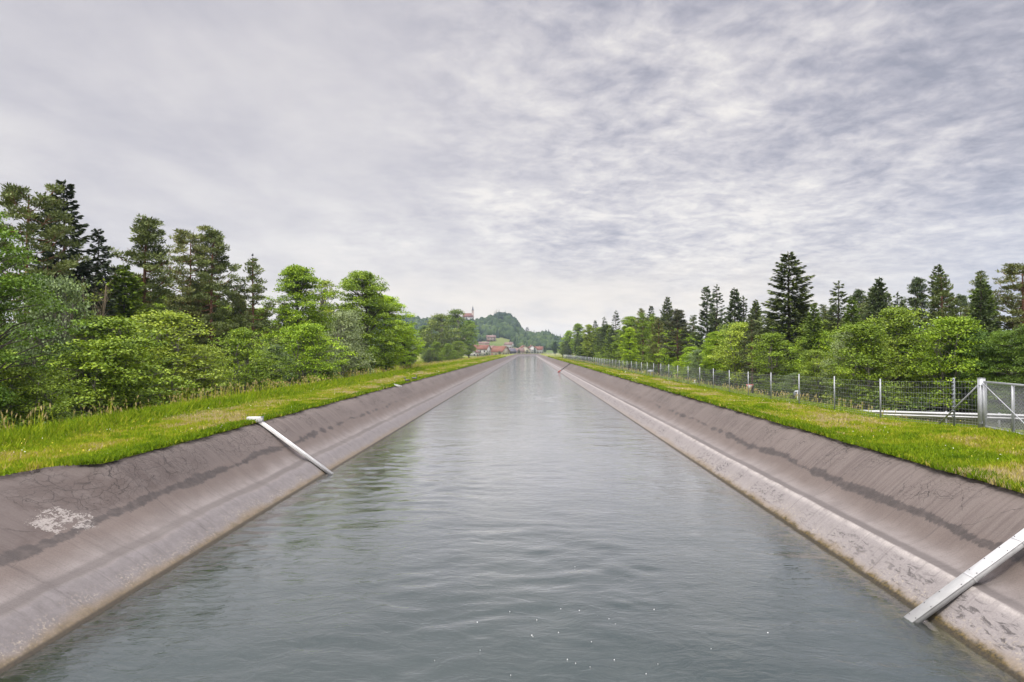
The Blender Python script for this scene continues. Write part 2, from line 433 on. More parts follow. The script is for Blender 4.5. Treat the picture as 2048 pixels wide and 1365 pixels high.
M = {}
M['leaf'] = mat_leaf('leaf')
M['needle'] = mat_leaf('needle', trans=0.10, rough=0.6, lo=0.35, hi=1.6)
M['bark'] = mat_bark('bark_grey', (0.075, 0.06, 0.045), (0.10, 0.085, 0.065), (0, 6))
M['bark_pine'] = mat_bark('bark_pine', (0.10, 0.06, 0.042), (0.23, 0.105, 0.055), (2.5, 8.5))
M['bark_birch'] = mat_bark('bark_pale', (0.17, 0.155, 0.125), (0.20, 0.18, 0.15), (0, 4))
M['twig'] = mat_bark('twig_dry', (0.17, 0.13, 0.085), (0.24, 0.19, 0.11), (2, 9))
M['grass'] = mat_grass()
M['flower'] = mat_attr_flower()
M['ground'] = mat_ground()
M['lining'] = mat_lining()
M['water'] = mat_water()
M['galv'] = simple('galvanised_steel', (0.321, 0.335, 0.350), 0.5, 0.4, 0.14, 5.0)
M['galv_bright'] = simple('bright_zinc', (0.398, 0.411, 0.429), 0.5, 0.15, 0.10, 6.0)
M['wire'] = simple('fence_wire', (0.375, 0.390, 0.398), 0.5, 0.3, 0.1, 2.0)
M['white_metal'] = simple('white_painted_duct', (0.563, 0.558, 0.542), 0.5, 0.0, 0.10, 3.0)
M['duct'] = simple('weathered_zinc_duct', (0.384, 0.384, 0.384), 0.65, 0.1, 0.16, 2.2)
M['duct_face'] = simple('duct_cover_sheet', (0.437, 0.437, 0.432), 0.6, 0.05, 0.12, 2.5)
M['dark_metal'] = simple('dark_bitumen_duct', (0.06, 0.055, 0.055), 0.6, 0.0, 0.2, 3.0)
M['red'] = simple('red_paint', (0.252, 0.036, 0.024), 0.5)
M['bolt'] = simple('bolt_head', (0.12, 0.12, 0.12), 0.5, 0.5)
M['sign_white'] = simple('sign_white', (0.492, 0.492, 0.480), 0.4, 0, 0.02)
M['sign_red'] = simple('sign_red', (0.36, 0.035, 0.03), 0.4, 0, 0.05)
M['sign_grey'] = simple('sign_back_grey', (0.216, 0.234, 0.252), 0.5, 0.3)
M['rail'] = simple('guardrail_zinc', (0.281, 0.285, 0.289), 0.4, 0.35, 0.08, 1.5)
M['mark_white'] = simple('marker_white', (0.468, 0.468, 0.456), 0.5)

# ------------------------------------------------------------------ terrain
XL, XR = 7.65, 7.0                # waterlines left / right
PROF = [(-2.6, -2.0), (-1.4, -1.1), (-0.6, -0.48), (-0.25, -0.2), (0, 0), (0.10, 0.085), (0.26, 0.20), (0.42, 0.315), (0.56, 0.40), (0.68, 0.455),
        (0.76, 0.48), (0.86, 0.505), (0.98, 0.56), (1.12, 0.65), (1.30, 0.79), (1.50, 0.965), (1.70, 1.145), (1.88, 1.31),
        (2.03, 1.45), (2.17, 1.575), (2.30, 1.68), (2.43, 1.775), (2.56, 1.85), (2.70, 1.91), (2.86, 1.955), (3.05, 1.98), (3.4, 1.99)]
PX = np.array([p[0] for p in PROF]); PZ = np.array([p[1] for p in PROF])
CREST_L, CREST_R = XL + 2.72, XR + 2.62
def cx(y):
    y = np.asarray(y, dtype=float)
    return np.where(y > 600, (np.maximum(y, 600) - 600) ** 2 / 500.0, 0.0)

def ground_u(u, y):
    """height of the land at signed offset u from the canal axis"""
    u = np.asarray(u, dtype=float); y = np.asarray(y, dtype=float)
    n = (fbm(u * 0.13, y * 0.13, 5, 3) - 0.5)
    # left
    a = -u
    zl = 1.985 + 0.03 * sstep(a, 10.4, 12)
    drop = sstep(y, 85, 140)
    near = 1 - sstep((a - 15.2) , 0, 4.5)
    zfl = -0.1 + 0.5 * n
    near_prof = zfl + (zl - zfl) * near
    far_prof = np.maximum(zl - np.maximum(a - 14.5, 0) * 0.115, 0.15 + 0.3 * n)
    z1 = near_prof * (1 - drop) + far_prof * drop
    # right
    fz = 1.97 + 0.42 * (1 - sstep(y, 18, 29)) - 0.19 * sstep(y, 27, 48) - 0.08 * sstep(y, 48, 110)
    zr = 1.975 + (fz - 1.975) * sstep(u, 9.6, 13.6)
    out = 0.65 + 0.4 * n
    zr = zr + (out - zr) * sstep(u, 14.5, 18.6)
    z = np.where(u < 0, z1, zr)
    flat = 1 - sstep(np.abs(u), 16, 9)
    return z + 0.10 * n * flat * sstep(np.abs(u), 10.5, 12.5)

RX = np.array([-700, -400, -262, -219, -195, -148, -124, -105, -83, -67, -52, -38, -22, -14, -9, 3, 19, 29, 38, 50, 62, 81, 138, 260, 700.])
RZ = np.array([60, 66, 73, 71, 66, 70, 66, 64, 66, 68, 70, 69.5, 62, 50, 43, 39, 38, 41, 41, 34, 28, 22, 15, 9, 4.]) - 11.0
def hill_z(x, y):
    x = np.asarray(x, dtype=float); y = np.asarray(y, dtype=float)
    xs = x * 1300.0 / np.maximum(y, 800)      # the spur fans out away from the valley
    xs = x + (xs - x) * 0.35
    base = np.interp(x, RX, np.maximum(RZ, 0))
    t = sstep(y, 830, 1300)
    n = fbm(x * 0.012, y * 0.012, 3, 4) - 0.5
    return 0.15 + base * t * (1 - 0.3 * sstep(y, 1400, 2000)) + n * 9 * t * (1 - sstep(y, 1150, 1300))

def gz(x, y):
    """land height at a world point"""
    if y > 860: return float(max(hill_z(x, y), 0.1))
    return float(ground_u(x - float(cx(y)), y))

def edges(a, b, step0, grow, cap):
    r = [a]; s = step0
    while r[-1] < b:
        r.append(r[-1] + s); s = min(s * grow, cap)
    r[-1] = b
    return np.array(r)

def grid_faces(nr, nc, off=0, flip=False):
    i = np.arange(nr - 1)[:, None] * nc + np.arange(nc - 1)[None, :]
    q = np.stack([i, i + 1, i + nc + 1, i + nc], -1).reshape(-1, 4) + off
    return q[:, ::-1] if flip else q

Ys = edges(-25, 1000, 1.0, 1.03, 20)
def build_ground():
    Vs, Ts, Fs = [], [], []; off = 0
    for sgn in (-1, 1):
        c0 = (XL if sgn < 0 else XR) + 2.66
        us = c0 + edges(0, 1500, 0.35, 1.09, 150)
        if sgn < 0: us = -us[::-1]
        U, Y = np.meshgrid(us, Ys)
        Z = ground_u(U, Y) - 0.012
        if sgn < 0:
            ap = (1 - sstep(Y, 15.7, 16.5)) * (1.15 + np.maximum(14.5 - Y, -2) * 0.25)
            fr = np.clip((-U - c0) / np.maximum(ap, 0.05), 0, 1)
            Z = Z - (0.72 * (1 - fr) + 0.03) * (fr < 1) * np.clip(ap / 0.9, 0, 1)
        Z = Z - 0.085 * (1 - sstep(np.abs(U) - c0, 0.0, 0.5)) * np.where(Y < 16.6, float(sgn > 0), 1.0)
        X = U + cx(Y)
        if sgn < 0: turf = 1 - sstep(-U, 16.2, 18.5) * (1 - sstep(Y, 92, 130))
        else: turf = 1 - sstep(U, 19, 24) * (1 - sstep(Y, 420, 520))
        turf = np.where(Y < 8, np.maximum(turf, 0.5), turf)
        Vs.append(np.stack([X, Y, Z], -1).reshape(-1, 3)); Ts.append(turf.ravel())
        Fs.append(grid_faces(len(Ys), len(us), off)); off += U.size
    o = obj('ground', mesh_np('ground', np.concatenate(Vs), np.concatenate(Fs), tint=np.concatenate(Ts), smooth=True), M['ground'])
    tag(o, kind='structure')
build_ground()

def build_hill():
    xs = np.linspace(-900, 900, 121); ys = np.concatenate([np.linspace(815, 1450, 70), np.linspace(1480, 3500, 20)])
    X, Y = np.meshgrid(xs, ys)
    Z = hill_z(X, Y) - 0.25 * (Y < 840)
    Z = np.where((Y > 880), Z, np.minimum(Z, 0.05))
    m, t, out = new_mat('hill_meadow')
    g = t.node('ShaderNodeNewGeometry').outputs['Position']
    n = t.noise(t.scale(g, (0.012, 0.012, 0.012)), 1.0, 5, 0.6)
    c = t.mix(t.mapr(n, 0.4, 0.6), (0.07, 0.11, 0.025), (0.12, 0.14, 0.04))
    principled(t, out, c, 0.95, spec=0.1)
    o = obj('hill', mesh_np('hill', np.stack([X, Y, Z], -1).reshape(-1, 3), grid_faces(len(ys), len(xs)), smooth=True), m)
    tag(o, kind='structure')
build_hill()

# ------------------------------------------------------------------ canal lining and water
def build_lining():
    ys = np.concatenate([np.arange(-15, 60, 0.5), edges(60, 940, 1.0, 1.02, 8)])
    arc = np.concatenate([[0], np.cumsum(np.hypot(np.diff(PX), np.diff(PZ)))])
    arc = arc - arc[4]
    for sgn, xw, tint in ((-1, XL, 0.0), (1, XR, 1.0)):
        nx = len(PX)
        T, Y = np.meshgrid(PX, ys); Zp = np.meshgrid(PZ, ys)[0]; A = np.meshgrid(arc, ys)[0]
        A = A.copy()
        # the lining is old: it sags and heaves
        wav = (fbm(Y * 0.22, T * 0.5 + sgn * 9, 11, 3) - 0.5)
        led = np.interp(T, [0.2, 0.7, 1.3], [0, 1, 0])
        amp = np.interp(T, [0, 0.5, 1.5, 2.4], [0.0, 0.05, 0.06, 0.03])
        Z = Zp + wav * amp + led * (0.17 if sgn > 0 else 0.03) * np.interp(ys, [0, 40, 400], [1, 1, .6])[:, None]
        T = T.copy()
        for k, tv in ((-4, 2.63), (-3, 2.665), (-2, 2.70), (-1, 2.74)):
            T[:, k] = tv - (0.04 if sgn > 0 else 0.0); Z[:, k] = np.interp(T[:, k], PX, PZ) + (Z[:, -5] - PZ[-5]); A[:, k] = A[:, -5] + (T[:, k] - T[:, -5]) * 1.03
        if sgn < 0:      # the flat apron by the bridge
            ext = (1 - sstep(Y, 15.7, 16.5)) * (1.15 + np.maximum(14.5 - Y, -2) * 0.25)
            st = ext * sstep(T, 1.0, 2.95); T = T + st
            A = A + st * 0.9
            Z[:, -1] = np.where(ext[:, -1] > 0.2, 1.99, Z[:, -1])
        T[:, -1] += 0.10 * (fbm(Y[:, -1] * 0.9, Y[:, -1] * 0 + 3 * sgn, 21, 4) - 0.5)
        X = sgn * (xw + T) + cx(Y)
        V = np.stack([X, Y, Z], -1)
        UV = np.stack([np.repeat(ys[:, None], nx, 1), A], -1).reshape(-1, 2)
        o = obj('canal_bank', mesh_np('canal_bank', V.reshape(-1, 3), grid_faces(len(ys), nx, flip=sgn < 0), tint=np.full(V.shape[0] * V.shape[1], tint), uv=UV, smooth=True), M['lining'])
        tag(o, kind='structure')
    # canal bed
    X, Y = np.meshgrid(np.linspace(-5.2, 4.6, 6), ys)
    bed = obj('canal_bed', mesh_np('canal_bed', np.stack([X + cx(Y), Y, X * 0 - 1.95], -1).reshape(-1, 3), grid_faces(len(ys), 6)), simple('bed_silt', (0.06, 0.065, 0.05), 0.9))
    tag(bed, kind='structure')
build_lining()

def build_water():
    ys = [-14.0]
    while ys[-1] < 935: ys.append(ys[-1] + 0.075 * max(1.0, ys[-1] / 11.0))
    ys = np.array(ys)
    us = np.linspace(-XL - 0.35, XR + 0.35, 190)
    U, Y = np.meshgrid(us, ys)
    wx = U + 1.1 * (fbm(U * 0.35, Y * 0.22, 31, 2) - .5); wy = Y + 1.6 * (fbm(U * 0.3 + 7, Y * 0.25, 37, 2) - .5)
    mask = 0.25 + 1.3 * sstep(fbm(U * 0.23 + 3, Y * 0.15, 41, 4), 0.42, 0.66)
    Z = 0.026 * (fbm(wx * 0.55, wy * 0.8, 51, 2) - .5)
    Z = Z + mask * 0.019 * (vnoise(wx * 1.15, wy * 2.3, 53) - .5) + mask * 0.0075 * (vnoise(wx * 2.4 + 5, wy * 4.6, 57) - .5)
    # disturbed water behind the left duct and along the banks
    q = np.exp(-((U + 6.2) / 1.3) ** 2 - ((Y - 25.0) / 3.0) ** 2)
    Z = Z + q * 0.05 * (vnoise(U * 2.2, Y * 2.6, 61) - .5)
    edge = np.minimum(U + XL, XR - U)
    Z = Z * np.clip(edge / 0.5, 0.25, 1) * np.interp(Y, [20, 60, 250], [1, 0.8, 0.35])
    V = np.stack([U + cx(Y), Y, Z], -1).reshape(-1, 3)
    o = obj('water', mesh_np('water', V, grid_faces(len(ys), len(us)), tint=np.maximum(edge, 0).ravel(), smooth=True), M['water'])
    tag(o, kind='structure')
build_water()

# ------------------------------------------------------------------ leaf clouds
def quads_dir(C, A, N, L, W):
    """rhombus leaves: centre C, axis A, approximate normal N, length L, width W"""
    A = A / np.maximum(np.linalg.norm(A, axis=1, keepdims=True), 1e-6)
    B = np.cross(N, A); B = B / np.maximum(np.linalg.norm(B, axis=1, keepdims=True), 1e-6)
    L = np.asarray(L).reshape(-1, 1) * 0.5; W = np.asarray(W).reshape(-1, 1) * 0.5
    P = np.stack([C - A * L, C + B * W + A * L * 0.1, C + A * L, C - B * W + A * L * 0.1], 1)
    return P.reshape(-1, 3)

def quad_idx(n): return np.arange(n * 4, dtype=np.int32).reshape(n, 4)

def rand_dir(rng, n):
    v = rng.normal(size=(n, 3)); return v / np.linalg.norm(v, axis=1, keepdims=True)

class Leaves:
    def __init__(s): s.P = []; s.T = []
    def add(s, P, T): s.P.append(P); s.T.append(np.repeat(T, 4))
    def mesh(s, name):
        P = np.concatenate(s.P); T = np.concatenate(s.T)
        return mesh_np(name, P, quad_idx(len(P) // 4), tint=np.clip(T, 0, 1))

def clump(lv, rng, c, rc, n, size, flat=0.65, tint=0.5, droop=0.0):
    d = rand_dir(rng, n)
    d[:, 2] = np.where(d[:, 2] < -0.2, -d[:, 2] * 0.6, d[:, 2])
    r = rc * rng.random(n) ** 0.38
    P = np.asarray(c) + d * r[:, None] * np.array([1, 1, flat])
    N = d * 0.7 + rng.normal(size=(n, 3)) * 0.55 + np.array([0, 0, 0.75])
    A = rand_dir(rng, n); A[:, 2] = A[:, 2] * 0.5 - droop
    s = size * rng.uniform(0.65, 1.35, n)
    lv.add(quads_dir(P, A, N, s * 1.25, s * 0.85), tint + rng.normal(0, 0.2, n))

def broadleaf(seed, H, R, zb, nclump, nleaf, lsize, trunk_r=0.16, shape='oval', stems=1, droop=0.0, gap=0.0, flat=0.65, rcs=(0.55, 1.05)):
    rng = np.random.default_rng(seed); lv = Leaves(); tb = MB()
    ph = rng.uniform(0, 6.28, 6)
    def rmax(zf, th):
        if shape == 'oval': b = math.sin(math.pi * min(max(zf * 0.86 + 0.10, 0.02), 1)) ** 0.65
        elif shape == 'round': b = math.sqrt(max(1 - (2 * zf * 0.95 - 0.95) ** 2, 0.04))
        elif shape == 'bush': b = math.sqrt(max(1 - (zf * 0.97) ** 2.4, 0.03)) * (0.86 + 0.14 * zf)
        else: b = (1 - zf) ** 0.6 * 0.9 + 0.08
        lump = 1 + 0.27 * math.sin(2 * th + ph[0] + zf * 4) + 0.19 * math.sin(3 * th + ph[1] - zf * 7) + 0.10 * math.sin(5 * th + ph[2] + zf * 9)
        return R * b * lump
    bases = []
    for k in range(stems):
        a = rng.uniform(0, 6.28); sp = 0 if stems == 1 else rng.uniform(0.12, 0.4)
        lean = rng.uniform(0.05, 0.32) * (R if stems > 1 else R * 0.25)
        pts = []; rs = []
        hh = H * rng.uniform(0.72, 0.88)
        for i in range(8):
            f = i / 7
            pts.append((math.cos(a) * (sp + lean * f ** 1.5) + rng.normal(0, 0.06) * (f > 0), math.sin(a) * (sp + lean * f ** 1.5) + rng.normal(0, 0.06) * (f > 0), hh * f - 0.12 * (i == 0)))
            rs.append(trunk_r * (1.25 if i == 0 else 1) * (1 - 0.85 * f) + 0.01)
        tb.tube(pts, rs, 7); bases.append(pts)
    for k in range(nclump):
        zf = rng.random() ** 0.85
        th = rng.uniform(0, 6.283)
        z = zb + (H - zb) * zf
        rr = rmax(zf, th) * math.sqrt(rng.uniform(0.12, 1.0))
        if gap and rng.random() < gap: continue
        ra = rng.uniform(*rcs)
        rr = max(rr - ra * 0.5, 0.05)
        c = np.array([rr * math.cos(th), rr * math.sin(th), min(z, H - ra * 0.4)])
        clump(lv, rng, c, ra, int(nleaf * (ra / 0.8) ** 2), lsize, flat, 0.5 + rng.normal(0, 0.15), droop)
        if rng.random() < 0.55:
            pts = bases[rng.integers(len(bases))]
            j = min(range(1, 7), key=lambda i: abs(pts[i][2] - (z - rr * rng.uniform(0.4, 0.8))))
            p0 = Vector(pts[j]); p2 = Vector(c); pm = p0.lerp(p2, 0.5) + Vector((0, 0, 0.12 * (p2 - p0).length))
            tb.tube([p0, pm, p2], [trunk_r * 0.28, trunk_r * 0.16, 0.012], 5, cap=False)
    return tb.mesh('trunk', True), lv.mesh('crown')

def spruce(seed, H, R, zb=0.6, step=0.42, nb=7, dens=1.0, sparse=0.0, droop=0.35):
    rng = np.random.default_rng(seed); lv = Leaves(); tb = MB()
    wob = rng.normal(0, 0.05, 12)
    tb.tube([(wob[i] * (i > 0), wob[-1 - i] * (i > 0), H * i / 8 * 0.995 - 0.15 * (i == 0)) for i in range(9)], [0.19 * H / 14 * (1 - 0.93 * i / 8) + 0.008 for i in range(9)], 7)
    z = zb
    C, A, N, L, W, T = [], [], [], [], [], []
    while z < H - 0.15:
        f = (z - zb) / (H - zb)
        Rz = R * (1 - f) ** 0.78 * (0.55 + 0.45 * min(1, f * 5 + 0.5))
        n = max(4, int(nb * (1 - 0.35 * f)))
        a0 = rng.uniform(0, 6.28)
        for k in range(n):
            if rng.random() < sparse: continue
            th = a0 + 6.283 * k / n + rng.normal(0, 0.18)
            Lb = Rz * rng.uniform(0.62, 1.14) * (1 + 0.2 * math.sin(th * 1.0 + seed + z * 0.55) + 0.1 * math.sin(2 * th - z)) + 0.12
            up = 0.45 * f - droop * (1 - f) + rng.normal(0, 0.07)
            zz = z + rng.normal(0, 0.09)
            d = np.array([math.cos(th), math.sin(th), 0])
            def pt(s): return d * Lb * s + np.array([0, 0, zz + Lb * (up * s + (0.30 - 0.1 * f) * s ** 3 - 0.05 * s)])
            tb.tube([pt(0), pt(0.5), pt(0.97)], [0.035 * (1 - f) + 0.012, 0.02 * (1 - f) + 0.008, 0.004], 4, cap=False)
            m = int((7 + 13 * Lb) * dens)
            s = 0.16 + 0.84 * rng.random(m) ** 0.75
            ct = 0.5 + rng.normal(0, 0.14)
            side = rng.choice([-1, 1], m)
            perp = np.array([-math.sin(th), math.cos(th), 0])
            sl = (0.20 + 0.34 * (1 - s)) * min(1.0, 0.35 + Lb * 0.45)
            base = np.array([pt(q) for q in s])
            ax = d * (0.5 + 0.5 * s[:, None]) + perp * (side * rng.uniform(0.3, 1.0, m))[:, None] * (1.1 - 0.6 * s[:, None]) + np.array([0, 0, 1]) * rng.normal(-0.42 + 0.35 * f, 0.28, m)[:, None]
            ax = ax / np.linalg.norm(ax, axis=1, keepdims=True)
            ln = sl * rng.uniform(0.8, 1.4, m) + 0.12
            C.append(base + ax * ln[:, None] * 0.45); A.append(ax); L.append(ln)
            W.append(rng.uniform(0.10, 0.17, m)); T.append(ct + (s - 0.6) * 0.35 + rng.normal(0, 0.10, m))
            N.append(np.array([0, 0, 1]) + rng.normal(0, 0.55, (m, 3)))
        z += step * rng.uniform(0.75, 1.25) * (1 - 0.35 * f)
    # leader
    m = 16; zz = H - rng.random(m) * 0.8
    ax = rand_dir(rng, m); ax[:, 2] = np.abs(ax[:, 2]) + 0.5
    C.append(np.stack([0 * zz, 0 * zz, zz], 1) + ax * 0.08); A.append(ax); L.append(np.full(m, 0.26)); W.append(np.full(m, 0.09)); T.append(np.full(m, 0.5)); N.append(rand_dir(rng, m))
    C = np.concatenate(C); lv.add(quads_dir(C, np.concatenate(A), np.concatenate(N), np.concatenate(L), np.concatenate(W)), np.concatenate(T))
    return tb.mesh('trunk', True), lv.mesh('crown')

def pine(seed, H, R, zb, nbr=46, npad=3, nn=95, lean=0.3, conic=0.5):
    rng = np.random.default_rng(seed); lv = Leaves(); tb = MB()
    a = rng.uniform(0, 6.28)
    def tp(f): return np.array([math.cos(a) * lean * math.sin(f * 2.6), math.sin(a) * lean * math.sin(f * 2.2 + 0.3) - math.sin(a) * lean * math.sin(0.3), H * f])
    tb.tube([tp(i / 9) - np.array([0, 0, 0.15 * (i == 0)]) for i in range(10)], [0.17 * H / 13 * (1.15 if i == 0 else 1) * (1 - 0.85 * i / 9) + 0.012 for i in range(10)], 8)
    C, A, N, T = [], [], [], []
    def pad(c, rc, ct):
        n = int(nn * (rc / 0.6) ** 2)
        d = rand_dir(rng, n)
        r = rc * rng.random(n) ** 0.42
        P = c + d * r[:, None] * np.array([1, 1, 0.40])
        ax = d * np.array([1, 1, 0.5]) + np.array([0, 0, 0.55]) + rng.normal(0, 0.35, (n, 3))
        C.append(P); A.append(ax); N.append(rand_dir(rng, n)); T.append(ct + rng.normal(0, 0.13, n))
    for k in range(nbr):
        f = zb / H + (1 - zb / H) * ((k + rng.random()) / nbr)
        g = (f - zb / H) / (1 - zb / H)
        th = k * 2.399 + rng.normal(0, 0.35)
        Lb = R * ((1 - g) ** conic * 0.92 + 0.10) * (0.45 + 0.55 * min(1, g * 3.2 + 0.25)) * rng.uniform(0.6, 1.15)
        p0 = tp(f); d = np.array([math.cos(th), math.sin(th), 0])
        rise = rng.uniform(0.02, 0.3) + 0.35 * g - 0.2 * (1 - g)
        def pt(s): return p0 + d * Lb * s + np.array([0, 0, Lb * (rise * s + 0.16 * s * s)]) + np.array([0, 0, -0.15 * Lb * math.sin(s * 3.1)])
        tb.tube([pt(0), pt(0.35), pt(0.7), pt(1)], [0.055 * (1 - g) + 0.018, 0.04 * (1 - g) + 0.014, 0.02, 0.008], 5, cap=False)
        ct = 0.5 + rng.normal(0, 0.14)
        for j in range(npad + int(Lb)):
            s = rng.uniform(0.45, 1.0)
            side = np.array([-math.sin(th), math.cos(th), 0]) * rng.normal(0, 0.28) * Lb * s
            c = pt(s) + side + np.array([0, 0, rng.uniform(0, 0.2)])
            tb.tube([pt(s * 0.8), c], [0.014, 0.006], 4, cap=False)
            pad(c, rng.uniform(0.32, 0.62) * (0.75 + 0.25 * min(1, Lb)), ct + rng.normal(0, 0.08))
    pad(tp(1.0) - np.array([0, 0, 0.15]), 0.35, 0.5)
    C = np.concatenate(C); n = len(C)
    lv.add(quads_dir(C, np.concatenate(A), np.concatenate(N), rng.uniform(0.17, 0.30, n), rng.uniform(0.05, 0.085, n)), np.concatenate(T))
    return tb.mesh('trunk', True), lv.mesh('crown')

def snag(seed, H):
    """half-dead tree: bare upright twigs, a few leaves"""
    rng = np.random.default_rng(seed); tb = MB(); lv = Leaves()
    for k in range(5):
        a = rng.uniform(0, 6.28); r = rng.uniform(0.2, 0.8)
        top = np.array([math.cos(a) * r * 1.6, math.sin(a) * r * 1.6, H * rng.uniform(0.75, 1.0)])
        def pt(s): return np.array([top[0] * s ** 1.4, top[1] * s ** 1.4, top[2] * s - 0.1 * (s == 0)])
        tb.tube([pt(i / 6) + rng.normal(0, 0.04, 3) * (i > 0) for i in range(7)], [0.075 * (1 - 0.9 * i / 6) + 0.008 for i in range(7)], 6)
        for j in range(26):
            s = rng.uniform(0.25, 0.98); p = pt(s); th = rng.uniform(0, 6.28); L = rng.uniform(0.6, 1.9) * (1.2 - s)
            q = p + np.array([math.cos(th) * L * 0.55, math.sin(th) * L * 0.55, L])
            tb.tube([p, (p + q) / 2 + rng.normal(0, 0.05, 3), q], [0.022, 0.014, 0.006], 4, cap=False)
            for jj in range(3):
                s2 = rng.uniform(0.3, 1); p2 = p + (q - p) * s2; q2 = p2 + rng.normal(0, 0.22, 3) + np.array([0, 0, 0.35])
                tb.tube([p2, q2], [0.009, 0.004], 3, cap=False)
            if rng.random() < 0.33: clump(lv, rng, q, rng.uniform(0.15, 0.35), 14, 0.11, 0.8, 0.6)
    return tb.mesh('trunk', True), lv.mesh('crown')

# prototypes: species -> list of (trunk mesh, crown mesh, height)
PROTO = {}
def proto(key, pair, H): PROTO[key] = (pair[0], pair[1], H)
def setm(key, tm, cm):
    for me, mt in ((PROTO[key][0], tm), (PROTO[key][1], cm)):
        me.materials.clear(); me.materials.append(mt)

proto('spruce_a', spruce(1, 15, 3.3, 0.8, 0.42, 9, 1.7, 0.04, 0.38), 15)
proto('spruce_b', spruce(2, 14, 2.5, 0.8, 0.42, 8, 1.6, 0.08, 0.25), 14)
proto('spruce_c', spruce(3, 13, 2.0, 0.8, 0.58, 8, 1.3, 0.20, 0.15), 13)
proto('spruce_d', spruce(4, 12, 2.7, 0.4, 0.36, 9, 1.6, 0.02, 0.30), 12)
proto('pine_a', pine(11, 13, 3.3, 4.4, 56, 3, 115, 0.35, 0.85), 13)
proto('pine_b', pine(12, 13, 3.3, 5.8, 42, 3, 115, 0.75, 0.35), 13)
proto('pine_c', pine(13, 12, 2.6, 3.0, 54, 2, 105, 0.25, 0.9), 12)
proto('broad_a', broadleaf(21, 13, 3.4, 2.2, 280, 130, 0.135, 0.20, 'oval', 1), 13)
proto('broad_b', broadleaf(22, 12, 4.0, 1.4, 330, 130, 0.135, 0.22, 'round', 2), 12)
proto('broad_c', broadleaf(23, 13, 2.7, 3.0, 140, 70, 0.16, 0.15, 'oval', 2, 0, 0.0, 0.6, (0.45, 0.85)), 13)
proto('bush_a', broadleaf(31, 5, 2.6, 0.35, 240, 160, 0.082, 0.06, 'bush', 5, 0, 0, 0.6, (0.34, 0.66)), 5)
proto('bush_b', broadleaf(32, 5, 2.1, 0.4, 220, 160, 0.078, 0.055, 'bush', 4, 0.2, 0, 0.7, (0.35, 0.7)), 5)
proto('bush_c', broadleaf(33, 6, 2.2, 0.5, 220, 110, 0.095, 0.06, 'oval', 4, 0.5, 0, 0.8, (0.35, 0.7)), 6)
proto('willow', broadleaf(34, 6, 2.8, 0.5, 250, 120, 0.085, 0.07, 'bush', 5, 0.9, 0, 0.85, (0.4, 0.75)), 6)
proto('maple_near', broadleaf(35, 11, 3.6, 1.0, 430, 170, 0.095, 0.2, 'oval', 2, 0.1, 0, 0.55, (0.5, 0.95)), 11)
proto('bush_d', broadleaf(36, 8, 3.6, 0.4, 400, 190, 0.082, 0.08, 'bush', 5, 0.05, 0, 0.6, (0.40, 0.85)), 8)
proto('snag', snag(41, 8.5), 8.5)
for k in PROTO:
    if k.startswith('spruce'): setm(k, M['bark'], M['needle'])
    elif k.startswith('pine'): setm(k, M['bark_pine'], M['needle'])
    elif k == 'snag': setm(k, M['twig'], M['leaf'])
    elif k.startswith('bush') or k == 'willow': setm(k, M['bark_birch'], M['leaf'])
    else: setm(k, M['bark'], M['leaf'])

NAME = {'spruce': 'spruce_tree', 'pine': 'pine_tree', 'broad': 'broadleaf_tree', 'bush': 'bush', 'willow': 'willow_bush', 'maple': 'maple_tree', 'snag': 'bare_tree'}
CATS = {'spruce': 'spruce', 'pine': 'pine', 'broad': 'tree', 'bush': 'bush', 'willow': 'willow', 'maple': 'maple', 'snag': 'tree'}
rnd = random.Random(7)
def tree(key, x, y, h, color, label, group, wide=1.0, rz=None, zoff=0.0):
    tm, cm, H = PROTO[key]
    k = key.split('_')[0]
    if k == 'bush':
        first = [w.strip(',') for w in label.split() if w.strip(',') in ('bush', 'tree', 'shrub')]
        if first and first[0] == 'tree': k = 'broad'
    s = h / H
    r = empty(NAME[k], (x, y, gz(x, y) - 0.05 + zoff), rnd.uniform(0, 6.28) if rz is None else rz)
    r.scale = (s * wide, s * wide, s)
    tag(r, label, CATS[k], group)
    obj('trunk', tm, None, r)
    obj('crown', cm, None, r, color=color)
    return r

def at_px(px, X):
    """distance along the canal at which lateral offset X appears in photo column px"""
    return F * X / (px - VX)

C_SPR = (0.081, 0.115, 0.039); C_SPR2 = (0.105, 0.140, 0.035); C_SPRY = (0.133, 0.203, 0.028)
C_PINE = (0.133, 0.167, 0.049); C_PINE2 = (0.161, 0.181, 0.055)
C_BR = (0.223, 0.340, 0.022); C_BR2 = (0.276, 0.400, 0.018); C_BR3 = (0.168, 0.252, 0.023); C_BRD = (0.084, 0.153, 0.015)
C_BU = (0.182, 0.260, 0.029); C_BU2 = (0.258, 0.335, 0.045); C_WIL = (0.223, 0.277, 0.128); C_WIL2 = (0.155, 0.216, 0.091)

LEFT_G = 'trees along the left bank'
RIGHT_G = 'trees behind the fence on the right bank'
